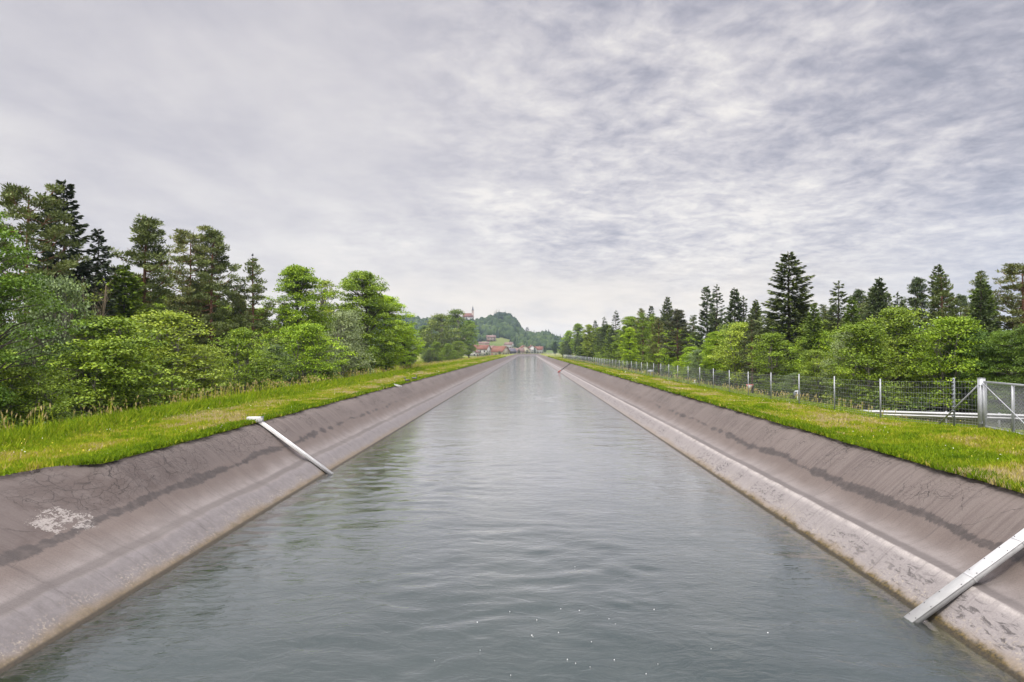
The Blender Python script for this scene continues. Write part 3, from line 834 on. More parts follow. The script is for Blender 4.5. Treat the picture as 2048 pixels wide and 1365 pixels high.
# (key, px, top y, X, colour, width, label)
NAMED = [
 # ---- left
 ('maple_near', -105, 388, -20.0, (0.105, 0.185, 0.022), 0.80, 'dark green maple cut by the left picture edge, nearest tree of the left wood'),
 ('pine_b', 42, 383, -27.5, C_PINE, 0.95, 'tall pine with a bare reddish trunk left of the pointed tall spruce'),
 ('spruce_a', 112, 355, -31.0, (0.040, 0.058, 0.024), 1.1, 'very dark pointed spruce, the tallest tree on the left bank'),
 ('spruce_b', 182, 452, -31.0, (0.042, 0.060, 0.028), 0.95, 'dark spruce just behind the bare twiggy tree'),
 ('snag', 166, 480, -26.0, C_BU, 1.0, 'half dead tree of bare tan upright twigs between dark conifers'),
 ('pine_a', 287, 437, -29.0, C_PINE, 1.15, 'broad dense pine rising above the large pale green bush'),
 ('pine_b', 372, 467, -29.5, C_PINE2, 0.85, 'left one of two tall pines standing close together'),
 ('pine_a', 424, 462, -27.5, C_PINE, 0.95, 'right one of two close pines, with layered side branches and leaning red trunk'),
 ('pine_c', 497, 520, -25.5, C_PINE, 1.05, 'slim pine with the black bird on its tip'),
 ('broad_a', 592, 532, -24.0, C_BR, 0.95, 'tall bright green tree, first broadleaf right of the slim pine'),
 ('broad_c', 648, 560, -25.0, C_BU2, 0.95, 'loose airy tree with sky showing between two full green trees'),
 ('broad_b', 722, 545, -20.5, C_BR3, 0.88, 'big round tree with the highest top near the end of the left wood'),
 ('broad_a', 770, 592, -18.8, C_BR2, 1.15, 'vivid yellow green tree bulging over the grass at the end of the left wood'),
 ('broad_b', 812, 650, -17.8, C_BR, 0.8, 'low outermost green tree closing the left row beside the meadow'),
 ('willow', 92, 560, -23.0, C_WIL2, 0.72, 'greyish green willow standing below the tall pine with bare trunk'),
 ('bush_a', 190, 680, -20.5, C_BU, 1.05, 'rounded mid green bush, second from the left edge behind the tall grass'),
 ('bush_a', 40, 735, -18.5, C_BU, 0.95, 'low dark bush at the left picture edge under the maple'),
 ('bush_b', 322, 624, -21.5, C_BU2, 1.05, 'large pale yellow green bush with thin white stems'),
 ('bush_a', 395, 690, -21.0, C_BU2, 0.8, 'pale bush leaning out from the right side of the large white stemmed bush'),
 ('bush_c', 475, 658, -20.5, C_BR3, 0.95, 'dark green oval bush below the slim pine'),
 ('bush_c', 545, 690, -21.0, C_WIL2, 0.9, 'dull olive bush in the shade between two greener bushes'),
 ('bush_a', 612, 648, -19.0, C_BR, 0.85, 'bright green bush below the first tall broadleaf tree'),
 ('willow', 690, 625, -18.6, C_WIL, 0.85, 'silvery willow bush in front of the big round tree'),
 ('bush_b', 650, 735, -17.5, C_BR3, 0.9, 'small dark bush at the foot of the silvery willow'),
 # ---- clump in the meadow left of the canal
 ('bush_c', 878, 630, -31.0, (0.165, 0.215, 0.050), 1.1, 'slender olive tree, left of two far trees in the meadow before the church hill'),
 ('bush_c', 912, 621, -29.0, (0.125, 0.185, 0.032), 1.0, 'dark trunked tall tree in the meadow directly below the church'),
 ('broad_b', 937, 642, -27.0, (0.14, 0.225, 0.028), 0.7, 'green spreading tree on the meadow beside the white house'),
 ('bush_a', 905, 703, -27.0, (0.12, 0.19, 0.03), 1.0, 'bright low bush at the foot of the far meadow trees'),
 ('bush_c', 858, 700, -33.0, (0.075, 0.11, 0.03), 1.2, 'dull bush left of the far meadow trees'),
 ('broad_b', 850, 652, -46.0, (0.13, 0.20, 0.04), 0.9, 'far tree behind the meadow, just right of the left wood'),
 # ---- right, far to near
 ('broad_b', 1138, 662, 25.0, C_BR, 0.8, 'farthest round bright tree at the canal end of the right wood'),
 ('broad_a', 1156, 648, 23.0, C_BR3, 0.9, 'second round green tree from the canal end of the right wood'),
 ('broad_a', 1178, 650, 21.0, C_BU2, 0.8, 'pale green slim tree among the far right trees'),
 ('spruce_b', 1190, 641, 25.0, C_SPR, 1.0, 'small spruce top showing behind the far pale green tree'),
 ('spruce_c', 1208, 634, 25.0, C_SPR, 1.05, 'small dark spruce left of the thin topped one'),
 ('spruce_c', 1231, 621, 24.0, C_SPR, 1.15, 'thin topped spruce standing alone above the far right trees'),
 ('broad_a', 1258, 656, 19.5, C_BR2, 0.9, 'vivid light green tree standing before the far dark conifers'),
 ('pine_c', 1283, 620, 25.0, C_PINE2, 1.2, 'bushy pine behind the vivid light green tree'),
 ('spruce_b', 1301, 612, 27.0, C_SPR, 0.9, 'dark spruce peeping between two pines'),
 ('pine_a', 1316, 640, 21.5, C_PINE2, 1.0, 'pine with a thin bare lower trunk behind the fence'),
 ('spruce_a', 1334, 594, 26.0, C_SPR2, 0.85, 'pointed spruce rising behind the wide brown green pine'),
 ('pine_a', 1357, 622, 22.5, (0.085, 0.095, 0.048), 1.35, 'wide brown green pine with red trunk and long side branches'),
 ('spruce_b', 1411, 573, 26.5, C_SPR, 1.0, 'left of two slim spruces with spire tops'),
 ('spruce_c', 1432, 570, 26.0, C_SPR, 1.1, 'right of two slim spruces with spire tops'),
 ('spruce_d', 1466, 577, 27.0, C_SPR, 0.85, 'dense dark spruce between the spire topped pair and the tallest spruce'),
 ('spruce_c', 1484, 592, 28.0, C_SPR, 1.1, 'thin spruce leaning on the dense dark spruce'),
 ('spruce_b', 1508, 600, 26.5, C_SPR2, 0.9, 'short spruce immediately left of the tallest right spruce'),
 ('spruce_a', 1573, 506, 26.0, C_SPR2, 1.3, 'tallest spruce on the right bank, with wide drooping branches'),
 ('broad_b', 1432, 664, 21.5, C_BR, 0.78, 'bright green round tree between the pine trunks behind the fence'),
 ('pine_c', 1500, 640, 21.5, (0.085, 0.105, 0.045), 1.1, 'olive pine with bare red trunk behind the yield sign'),
 ('bush_c', 1395, 700, 20.5, C_WIL2, 1.0, 'grey green bush left of the bright round tree'),
 ('bush_a', 1356, 722, 18.6, C_BR2, 0.75, 'small yellow green bush below the wide brown green pine'),
 ('spruce_d', 1622, 610, 24.0, C_SPRY, 0.8, 'yellow green young spruce right of the tallest spruce'),
 ('spruce_c', 1672, 563, 27.0, C_SPR2, 1.2, 'open spruce with clearly separate horizontal branches'),
 ('spruce_d', 1696, 592, 24.5, C_SPRY, 0.72, 'bright young spruce touching the open branched spruce'),
 ('spruce_d', 1750, 556, 28.0, C_SPR, 0.85, 'dense dark cone shaped spruce behind the pale bright tree'),
 ('spruce_c', 1786, 585, 33.0, C_SPR, 1.0, 'thin far spruce between two large dark spruces'),
 ('spruce_b', 1822, 596, 31.0, C_SPR, 0.9, 'small far spruce just left of the ragged tall spruce'),
 ('spruce_a', 1866, 531, 34.5, C_SPR2, 0.78, 'ragged tall spruce with thinned branches left of the gate'),
 ('spruce_d', 1955, 563, 34.0, C_SPRY, 0.95, 'full green spruce rising above the gate'),
 ('pine_b', 2028, 536, 36.0, C_PINE2, 1.1, 'wide topped pine by the right picture edge'),
 ('broad_b', 1742, 640, 27.5, C_BR2, 0.68, 'pale bright tree with layered leaves in front of the cone shaped spruce'),
 ('bush_a', 1625, 700, 21.5, C_BU, 0.85, 'mid green bush under the yellow green young spruce'),
 ('willow', 1690, 668, 22.5, C_WIL, 0.8, 'silver green willow bush behind the fence'),
 ('broad_b', 1800, 648, 27.5, (0.12, 0.185, 0.018), 0.7, 'dark yellow green tree behind the end of the guardrail'),
 ('bush_d', 1866, 655, 28.5, C_BU, 0.85, 'mid green rounded tree left of the gate post'),
 ('bush_d', 1925, 657, 28.0, (0.105, 0.185, 0.032), 0.9, 'broad leafy bush directly behind the gate post'),
 ('bush_d', 1992, 662, 29.0, (0.125, 0.205, 0.026), 0.85, 'deep green tree behind the wire mesh gate'),
 ('bush_d', 2055, 647, 29.5, (0.12, 0.195, 0.028), 0.9, 'deep green bush cut by the right picture edge'),
 ('bush_b', 1590, 745, 21.0, C_WIL2, 1.3, 'low grey green bush behind the round sign'),
 ('bush_b', 1722, 745, 23.5, C_BU, 1.2, 'low tangled bush below the silver green willow'),
]
ROOT = {}
for key, px, yt, X, colr, wide, label in NAMED:
    Y = at_px(px, X)
    zg = gz(X, Y)
    h = (VY - yt) / F * Y + CAM_Z - zg
    ROOT[label] = tree(key, X, Y, max(h, 1.2), colr, label, LEFT_G if X < 0 and Y < 130 else ('trees on the far meadow' if X < 0 else RIGHT_G), wide * ((1.15 if X > 0 else 1.0) if key.startswith('spruce') else 1.0 if key.startswith('pine') else 1.15 if key.startswith('bush') else 1.05))

# wood behind the front rows
def backfill(n, xr, yr, hr, keys, cols, label, group, seed, ok=lambda x, y: True):
    r = random.Random(seed); pts = []; tries = 0
    while len(pts) < n and tries < 6000:
        tries += 1
        y = math.exp(r.uniform(math.log(yr[0]), math.log(yr[1]))); x = r.uniform(*xr)
        if not ok(x, y): continue
        if any((x - a) ** 2 + (y - b) ** 2 < (2.2 + y * 0.006) ** 2 for a, b in pts): continue
        pts.append((x, y))
        tree(r.choice(keys), x, y, r.uniform(*hr), r.choice(cols), label, group, r.uniform(0.95, 1.2))
backfill(70, (-75, -31), (26, 190), (8.5, 12.0), ['pine_a', 'pine_c', 'spruce_b', 'spruce_d'], [C_PINE, C_SPR, C_PINE2],
         'dark conifer deep in the left wood, behind the front trees', 'conifers deep in the left wood', 3, lambda x, y: -x / y > 0.235)
backfill(26, (-34, -21), (24, 100), (4.0, 7.0), ['bush_a', 'bush_c', 'bush_b'], [C_BRD, C_BR3, C_BU],
         'shaded understory bush inside the left wood', 'understory bushes in the left wood', 4, lambda x, y: -x / y > 0.215)
backfill(44, (-46, -29), (44, 120), (9.0, 11.5), ['pine_c', 'spruce_d', 'broad_a'], [C_PINE2, C_SPR2, C_BR3],
         'mid height tree filling the left wood between the tall pine trunks', 'mid height trees in the left wood', 10, lambda x, y: -x / y > 0.26)
backfill(40, (-60, -26), (40, 170), (6.0, 10.5), ['broad_a', 'broad_b', 'broad_b'], [C_BR3, C_BRD, C_BR],
         'green broadleaf tree inside the left wood, seen between the conifers', 'broadleaf trees inside the left wood', 9, lambda x, y: -x / y > 0.225)
backfill(26, (-52, -25), (205, 330), (3.5, 8.5), ['bush_a', 'bush_c', 'bush_b', 'bush_d'], [C_BR, C_BU, C_WIL2, C_BR3],
         'low green bush under the far meadow trees', 'bushes under the far meadow trees', 11, lambda x, y: 0.098 < -x / y < 0.19)
backfill(84, (29, 75), (32, 330), (9.0, 12.0), ['spruce_b', 'pine_c', 'spruce_d', 'pine_a'], [C_SPR, C_SPR2, C_PINE],
         'dark conifer deep in the right wood, behind the front trees', 'conifers deep in the right wood', 5, lambda x, y: x / y > 0.075)
backfill(56, (21.0, 29), (34, 300), (3.5, 7.5), ['bush_a', 'bush_c', 'bush_b'], [C_BR, C_BR3, C_BU, C_BU2],
         'shaded understory bush inside the right wood behind the fence', 'understory bushes in the right wood', 6, lambda x, y: x / y > 0.07 and y > 42)
backfill(26, (21, 30), (130, 480), (8.5, 12.5), ['broad_a', 'broad_b', 'spruce_b', 'pine_c'], [C_BR3, C_BU, C_SPR],
         'small far tree in the receding row of the right wood', 'receding row of the right wood', 8)

def undergrowth():
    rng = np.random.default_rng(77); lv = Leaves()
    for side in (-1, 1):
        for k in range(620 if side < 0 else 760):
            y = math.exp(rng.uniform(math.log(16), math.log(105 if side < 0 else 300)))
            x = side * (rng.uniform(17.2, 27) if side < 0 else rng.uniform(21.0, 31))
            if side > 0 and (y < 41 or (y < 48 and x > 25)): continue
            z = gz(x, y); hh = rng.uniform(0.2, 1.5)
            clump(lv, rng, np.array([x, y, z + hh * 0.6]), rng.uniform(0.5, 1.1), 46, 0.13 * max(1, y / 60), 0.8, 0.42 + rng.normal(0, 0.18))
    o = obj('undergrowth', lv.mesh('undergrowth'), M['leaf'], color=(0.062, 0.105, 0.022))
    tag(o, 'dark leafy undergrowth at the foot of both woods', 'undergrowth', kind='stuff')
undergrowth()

# ------------------------------------------------------------------ grass
def grass():
    rng = np.random.default_rng(5)
    Ps, Ts = [], []
    def add(n, side, ymin, ymax, u0, u1, hfun, tfun, wk=1.0):
        y = np.exp(rng.uniform(math.log(ymin), math.log(ymax), n))
        u = rng.uniform(u0, u1, n)
        crest = CREST_L if side < 0 else CREST_R
        rag = -0.06 + 0.26 * (fbm(y * 1.3, y * 0 + side, 71, 4) - 0.5)
        apron = ((1 - sstep(y, 15.7, 16.5)) * (1.15 + np.maximum(14.5 - y, -2) * 0.25) * 0.98 + 0.02) if side < 0 else 0.0
        keep = u > crest + rag + apron - 0.02
        y = y[keep]; u = u[keep]; n = len(y)
        x = side * u
        z = ground_u(x, y)
        h = hfun(u, y, n); t = tfun(u, y, n)
        w = (0.008 + 0.0011 * y) * rng.uniform(0.6, 1.3, n) * wk
        th = rng.uniform(0, 6.283, n); lean = rng.normal(0, 0.45, (n, 2)) * h[:, None]
        d = np.stack([np.cos(th), np.sin(th), 0 * th], 1) * w[:, None]
        b = np.stack([x, y, z - 0.02], 1)
        tip = b + np.concatenate([lean, (h + 0.02)[:, None]], 1)
        Ps.append(np.stack([b - d, b + d, tip], 1).reshape(-1, 3)); Ts.append(np.repeat(np.clip(t, 0, 1), 3))
    def tone(u, y, n, dry):
        p = fbm(u * 0.55 + 3, y * 0.40, 81, 4); q = fbm(u * 1.7, y * 1.1, 83, 3)
        t = 0.54 + 0.85 * (p - 0.5) + 0.45 * (q - 0.5) + rng.normal(0, 0.09, n)
        dr = sstep(fbm(u * 0.8 + 11, y * 0.30, 87, 4), 0.46, 0.60) * dry
        bald = sstep(fbm(u * 1.9 + 5, y * 1.3, 89, 3), 0.58, 0.72)
        return t + dr * rng.uniform(0.05, 0.55, n) - 0.25 * bald + 0.10 * (u * 0 + 1) * (rng.random(n) < 0.25)
    # mown track
    for side, n, ub in ((-1, 190000, 15.4), (1, 210000, 13.6)):
        c = CREST_L if side < 0 else CREST_R
        add(n, side, 9.0, 320, c - 0.1, ub,
            lambda u, y, n: (0.025 + 0.11 * fbm(u * 0.9, y * 0.5, 91, 3) ** 1.5 + 0.02 * np.minimum(y / 50, 1.5)) * rng.uniform(0.6, 1.6, n),
            lambda u, y, n: tone(u, y, n, 1.0))
        # darker lush fringe hanging over the lining edge
        add(34000, side, 9.0, 320, c - 0.16, c + 0.40, lambda u, y, n: rng.uniform(0.05, 0.17, n) * (0.5 + fbm(y * 0.8, u * 0, 95, 3)), lambda u, y, n: rng.uniform(0.05, 0.4, n), 1.2)
    # taller green grass
    add(90000, -1, 12, 320, 13.6, 17.2, lambda u, y, n: rng.uniform(0.14, 0.44, n) * sstep(u + fbm(y * 0.3, u * 0.3, 7, 3), 14.0, 15.2) + 0.08, lambda u, y, n: rng.normal(0.40, 0.14, n) + 0.25 * (fbm(u * 0.5, y * 0.3, 93, 3) - .5), 1.25)
    add(110000, 1, 12, 330, 12.9, 17.0, lambda u, y, n: rng.uniform(0.03, 0.12, n) * sstep(u + fbm(y * 0.3, u * 0.3, 9, 3), 13.4, 14.6) * sstep(y, 25, 34) + 0.07, lambda u, y, n: rng.normal(0.42, 0.13, n) + 0.25 * (fbm(u * 0.5, y * 0.3, 94, 3) - .5), 1.25)
    # meadow further out on the left, beyond the end of the wood
    add(60000, -1, 92, 420, 14.5, 42, lambda u, y, n: rng.uniform(0.2, 0.6, n), lambda u, y, n: rng.normal(0.58, 0.16, n), 1.3)
    P = np.concatenate(Ps)
    o = obj('grass', mesh_np('grass', P, np.arange(len(P)).reshape(-1, 3), tint=np.concatenate(Ts)), M['grass'])
    tag(o, 'yellow green grass covering both banks beside the canal lining', 'grass', kind='stuff')
grass()

def tall_grass():
    rng = np.random.default_rng(6); P, T = [], []
    def stalks(n, side, y0, y1, u0, u1, h0, h1):
        y = np.exp(rng.uniform(math.log(y0), math.log(y1), n)); u = rng.uniform(u0, u1, n)
        k = fbm(y * 0.35, u * 0.4, 15, 3) > 0.44
        y = y[k]; u = u[k]; n = len(y)
        x = side * u; z = ground_u(x, y); h = rng.uniform(h0, h1, n)
        w = 0.0045 + 0.0003 * y
        lean = rng.normal(0, 0.16, (n, 2)) * h[:, None]
        b = np.stack([x, y, z], 1); tip = b + np.concatenate([lean, h[:, None]], 1)
        ax = tip - b; ax = ax / np.linalg.norm(ax, axis=1, keepdims=True)
        N = np.stack([rng.normal(0, .3, n), -np.ones(n), np.zeros(n)], 1)
        P.append(quads_dir((b + tip) / 2, ax, N, h, w * 1.6)); T.append(np.repeat(rng.uniform(0.45, 0.8, n), 4))
        for q in range(2):
            N2 = rand_dir(rng, n); N2[:, 2] *= 0.2
            hl = rng.uniform(0.10, 0.2, n)
            P.append(quads_dir(tip - ax * (hl * 0.3)[:, None], ax + rng.normal(0, .12, (n, 3)), N2, hl, w * 3.6 + 0.012)); T.append(np.repeat(rng.uniform(0.84, 1.0, n), 4))
    stalks(1500, -1, 15, 120, 14.9, 17.4, 0.5, 1.05)
    stalks(1500, -1, 90, 400, 14.6, 22, 0.5, 1.0)
    stalks(900, 1, 28, 240, 14.2, 16.6, 0.3, 0.6)
    PP = np.concatenate(P)
    o = obj('tall_grass', mesh_np('tall_grass', PP, quad_idx(len(PP) // 4), tint=np.concatenate(T)), M['grass'])
    tag(o, 'tall straw coloured seed grass along the wood edges', 'tall grass', kind='stuff')
    # flower heads
    n = 2200
    y = np.exp(rng.uniform(math.log(10), math.log(95), n)); side = rng.choice([-1, 1], n)
    u = np.where(side < 0, rng.uniform(CREST_L + 0.1, 15.6, n), rng.uniform(CREST_R + 0.1, 14.6, n))
    k = (fbm(u * 0.9, y * 0.5, 19, 3) > 0.47) & ~((side < 0) & (y < 16.6) & (u < CREST_L + 1.9))
    y = y[k]; u = u[k]; side = side[k]; n = len(y)
    x = side * u; c = np.stack([x, y, ground_u(x, y) + rng.uniform(0.05, 0.24, n)], 1)
    s = rng.uniform(0.009, 0.022, n) * np.maximum(1, y / 30)
    A = rand_dir(rng, n); A[:, 2] *= 0.3
    N = np.stack([rng.normal(0, .4, n), rng.normal(-.4, .4, n), np.ones(n)], 1)
    o = obj('wildflowers', mesh_np('wildflowers', quads_dir(c, A, N, s * 1.6, s * 1.6), quad_idx(n), tint=np.repeat(np.where(rng.random(n) < 0.55, rng.uniform(0, 0.45, n), rng.uniform(0.56, 1.0, n)), 4)), M['flower'])
    tag(o, 'tiny yellow and white wildflowers scattered in the bank grass', 'wildflowers', kind='stuff')
tall_grass()

# ------------------------------------------------------------------ fence, gate, rail, signs
FX = 13.9
def ftop(y): return 1.60 + gz(FX, y)
def wire_fence():
    r = empty('wire_fence', (FX, 22.7, gz(FX, 22.7)))
    tag(r, 'long wire mesh fence on grey steel posts running along the right bank', 'fence')
    base = Vector(r.location)
    ys = [22.6] + [27.25 + 4.03 * i for i in range(60)]
    for i, y in enumerate(ys):
        z0 = gz(FX, y); m = MB()
        w = 0.048 if y < 120 else 0.07
        m.cbox(Vector((FX, y, z0 + 0.76)) - base, (1.68, w, w), 0.008, Matrix.Rotation(rad(90), 3, 'Y'))
        if i == 0:
            for kz in (0.35, 0.52, 0.66, 0.80, 0.93, 1.06, 1.2, 1.32, 1.44, 1.55):
                m.box(Vector((FX - 0.04, y, z0 + kz)) - base, (0.03, 0.10, 0.035))
        m.build('post', M['galv'] if i else M['sign_grey'], r)
    wm = MB()
    hz = [0.05, 0.13, 0.21, 0.29, 0.38, 0.48, 0.60, 0.74, 0.90, 1.08, 1.28, 1.48]
    ends = [21.45] + ys
    for a, b in zip(ends[:-1], ends[1:]):
        za, zb = gz(FX, a), gz(FX, b); rr = 0.0023 + 0.00004 * a
        for h in hz:
            wm.tube([Vector((FX, a, za + h)) - base, Vector((FX, b, zb + h)) - base], [rr, rr], 3, False)
        sp = 0.16 if a < 70 else 0.32
        if a < 140:
            n = int((b - a) / sp)
            for k in range(n):
                y = a + (b - a) * (k + 0.5) / n; z = za + (zb - za) * (k + 0.5) / n
                wm.tube([Vector((FX, y, z + 0.03)) - base, Vector((FX, y, z + 1.48)) - base], [rr * 0.8, rr * 0.8], 3, False)
    wm.build('wire_mesh', M['wire'], r)
    # slanting brace at the gate end
    b = MB(); b.tube([Vector((FX, 21.4, gz(FX, 21.4) + 1.36)) - base, Vector((FX - 0.02, 23.45, gz(FX, 23.4) + 0.02)) - base], [0.026, 0.026], 8)
    b.build('brace', M['galv'], r, True)
wire_fence()

def gate():
    x0, y0 = FX, 21.25; z0 = gz(x0, y0)
    r = empty('wire_gate', (x0, y0, z0))
    tag(r, 'galvanised frame gate with chain link mesh hung on a square post at the right edge', 'gate')
    m = MB(); m.cbox((0, 0, 0.76), (1.62, 0.16, 0.16), 0.012, Matrix.Rotation(rad(90), 3, 'Y')); m.box((0, 0, 1.576), (0.17, 0.17, 0.012)); m.build('post', M['galv_bright'], r)
    d = Vector((-0.42, -2.6, 0)).normalized(); L = 4.4
    ang = math.atan2(d.y, d.x); R = Matrix.Rotation(ang, 3, 'Z')
    s = Vector((d.x, d.y, 0)) * 0.17
    zlo, zhi = 0.12, 1.47
    fr = MB()
    fr.cbox(s + d * (L / 2) + Vector((0, 0, zhi)), (L, 0.05, 0.06), 0.006, R)
    fr.cbox(s + d * (L / 2) + Vector((0, 0, zlo)), (L, 0.05, 0.06), 0.006, R)
    V = Matrix.Rotation(rad(90), 3, 'Y')
    RV = R @ V
    for q in (0.04, 1.62, 3.0, L - 0.04):
        fr.cbox(s + d * q + Vector((0, 0, (zlo + zhi) / 2)), (zhi - zlo - 0.06, 0.10 if q in (0.04,) else 0.075, 0.05), 0.006, RV)
    fr.build('frame', M['galv_bright'], r)
    ch = MB(); pitch = 0.075; w = 0.0035
    n = int((L + (zhi - zlo)) / pitch)
    for k in range(-int((zhi - zlo) / pitch), int(L / pitch)):
        for sg in (1, -1):
            a0 = k * pitch; pts = []
            for (q, z) in ((a0, zlo if sg > 0 else zhi), (a0 + (zhi - zlo) * 0.75, zhi if sg > 0 else zlo)):
                pts.append([q, z])
            (qa, za), (qb, zb_) = pts
            if qb < 0.06 or qa > L - 0.06: continue
            if qa < 0.06: f = (0.06 - qa) / (qb - qa); za = za + (zb_ - za) * f; qa = 0.06
            if qb > L - 0.06: f = (L - 0.06 - qa) / (qb - qa); zb_ = za + (zb_ - za) * f; qb = L - 0.06
            ch.tube([s + d * qa + Vector((0.004 * sg, 0, za)), s + d * qb + Vector((0.004 * sg, 0, zb_))], [w, w], 3, False)
    ch.build('chain_link', M['wire'], r)
    t = MB(); t.tube([s + d * 0.03 + Vector((-0.04, 0, 1.42)), s + d * 2.9 + Vector((-0.04, 0, 0.16))], [0.013, 0.013], 6); t.build('tension_rod', M['galv_bright'], r, True)
    for zz in (0.2, 1.36):
        h = MB(); h.box(Vector((-0.03, -0.10, zz)), (0.07, 0.14, 0.035)); h.tube([(-0.05, -0.12, zz - 0.06), (-0.05, -0.12, zz + 0.06)], [0.02, 0.02], 8); h.tube([(-0.11, -0.05, zz), (-0.01, -0.05, zz)], [0.018, 0.018], 6)
        h.build('hinge', M['sign_grey'], r)
gate()

def guardrail():
    p = [Vector((16.9, 37.6, 0)), Vector((20.7, 36.2, 0)), Vector((25.4, 34.6, 0)), Vector((33.0, 31.6, 0))]
    zt = 1.52
    r = empty('guardrail', (p[0].x, p[0].y, gz(p[0].x, p[0].y)))
    tag(r, 'shiny steel guardrail low behind the fence and gate', 'guardrail')
    base = Vector(r.location)
    prof = [(0.0, 0.0), (0.02, 0.03), (0.075, 0.065), (0.075, 0.105), (0.0, 0.145), (0.0, 0.17), (0.075, 0.21), (0.075, 0.25), (0.02, 0.285), (0.0, 0.31)]
    V = []; Q = []
    dirs = []
    for i, a in enumerate(p):
        d = (p[min(i + 1, 3)] - p[max(i - 1, 0)]).normalized(); nrm = Vector((d.y, -d.x, 0))
        if nrm.y > 0: nrm = -nrm
        for (o_, z) in prof: V.append(a + nrm * o_ + Vector((0, 0, zt - 0.31 + z)) - base)
        for (o_, z) in prof: V.append(a + nrm * (o_ - 0.006) + Vector((0, 0, zt - 0.31 + z)) - base)
    n = len(prof)
    for i in range(3):
        for k in range(n - 1):
            a = i * 2 * n + k; b = a + 2 * n
            Q.append((a, a + 1, b + 1, b)); Q.append((a + n, b + n, b + n + 1, a + n + 1))
    obj('beam', mesh_np('beam', np.array([tuple(v) for v in V]), np.array(Q), smooth=False), M['rail'], r)
    for f in np.linspace(0.03, 0.97, 8):
        q = p[0].lerp(p[3], f)
        k = 0 if f < .25 else 1
        zz = gz(q.x, q.y); m = MB(); m.cbox(Vector((q.x, q.y + 0.16, (zz + zt - 0.05) / 2)) - base, (zt - 0.05 - zz + 0.2, 0.10, 0.06), 0.006, Matrix.Rotation(rad(90), 3, 'Y'))
        m.build('post', M['galv'], r)
guardrail()

def yield_sign():
    Y = 58.0; X = Y * (1495.5 - VX) / F
    z0 = gz(X, Y); zt = CAM_Z - (768.3 - VY) / F * Y
    r = empty('yield_sign', (X, Y, z0)); tag(r, 'red bordered white upside down triangle sign behind the fence', 'traffic sign')
    def tri(s, zc, y, th, rc):
        pts = []
        for a in (90 + 120 * 1, 90 + 120 * 2, 90):
            a = rad(a + 180)
            c = Vector((math.cos(a), 0, math.sin(a))) * (s / math.sqrt(3) - 2 * rc)
            for k in range(5):
                b = a + rad(-60 + 30 * k)
                pts.append(Vector((c.x + rc * math.cos(b), y, zc + c.z + rc * math.sin(b))))
        m = MB(); n = len(pts)
        m._add(pts + [p + Vector((0, th, 0)) for p in pts], [tuple(range(n)), tuple(range(2 * n - 1, n - 1, -1))] + [(i, i + n, (i + 1) % n + n, (i + 1) % n) for i in range(n)])
        return m
    s = 0.70; hgt = s * 0.866; zc = zt - z0 - hgt / 3
    tri(s, zc, -0.030, 0.004, 0.02).build('panel', M['sign_white'], r)
    tri(s * 0.955, zc, -0.034, 0.003, 0.018).build('red_border', M['sign_red'], r)
    tri(s * 0.68, zc, -0.038, 0.003, 0.010).build('white_field', M['sign_white'], r)
    m = MB(); m.tube([(0, 0, -0.1), (0, 0, zc + 0.15)], [0.03, 0.03], 8); m.build('post', M['galv'], r, True)
yield_sign()

def round_sign():
    Y = 48.0; X = Y * (1588.5 - VX) / F
    z0 = gz(X, Y); zt = CAM_Z - (779.5 - VY) / F * Y
    r = empty('traffic_sign', (X, Y, z0)); tag(r, 'grey back of a sign behind the fence post, right of the yield sign', 'traffic sign')
    m = MB(); R_ = 0.27; zc = zt - z0 - R_
    n = 8
    pts = [Vector((R_ * math.cos(2 * math.pi * (k + .5) / n), 0, zc + R_ * math.sin(2 * math.pi * (k + .5) / n))) for k in range(n)]
    m._add(pts + [p + Vector((0, 0.012, 0)) for p in pts], [tuple(range(n)), tuple(range(2 * n - 1, n - 1, -1))] + [(i, i + n, (i + 1) % n + n, (i + 1) % n) for i in range(n)])
    m.build('panel', M['sign_grey'], r)
    c = MB(); c.box((0, -0.02, zc + 0.12), (0.36, 0.03, 0.035)); c.box((0, -0.02, zc - 0.12), (0.36, 0.03, 0.035)); c.build('clamp', M['dark_metal'], r)
    p = MB(); p.tube([(0, -0.06, -0.1), (0, -0.06, zc + 0.25)], [0.03, 0.03], 8); p.build('post', M['galv_bright'], r, True)
round_sign()

def plate_sign():
    Y = 80.0; X = Y * (1297 - VX) / F + 0.15
    z0 = gz(X, Y); r = empty('plate_sign', (X, Y, z0)); tag(r, 'small pale rectangular plate on a short post at the fence line', 'sign')
    zc = CAM_Z - (742.3 - VY) / F * Y - z0
    m = MB(); m.cbox((0, 0, zc), (0.64, 0.02, 0.25), 0.004); m.build('panel', M['galv_bright'], r)
    p = MB(); p.cbox((0, 0.04, zc / 2 - 0.05), (zc + 0.3, 0.05, 0.05), 0.006, Matrix.Rotation(rad(90), 3, 'Y')); p.build('post', M['galv'], r)
plate_sign()

def marker(px, py, X, label):
    Y = at_px(px, X); z0 = gz(X, Y); r = empty('marker_post', (X, Y, z0)); tag(r, label, 'marker post', 'white marker posts in the grass')
    zt = CAM_Z - (py - VY) / F * Y - z0
    m = MB(); m.cbox((0, 0, zt / 2 - 0.05), (zt + 0.1, 0.12, 0.09), 0.02, Matrix.Rotation(rad(90), 3, 'Y')); m.build('post', M['mark_white'], r)
    m = MB(); m.box((0, -0.002, zt - 0.09), (0.094, 0.124, 0.05)); m.build('band', M['dark_metal'], r)
marker(1387, 761, 14.6, 'short white marker post in tall grass left of the yield sign')
marker(1284, 742.5, 15.0, 'tiny far white marker post left of the pale plate sign')

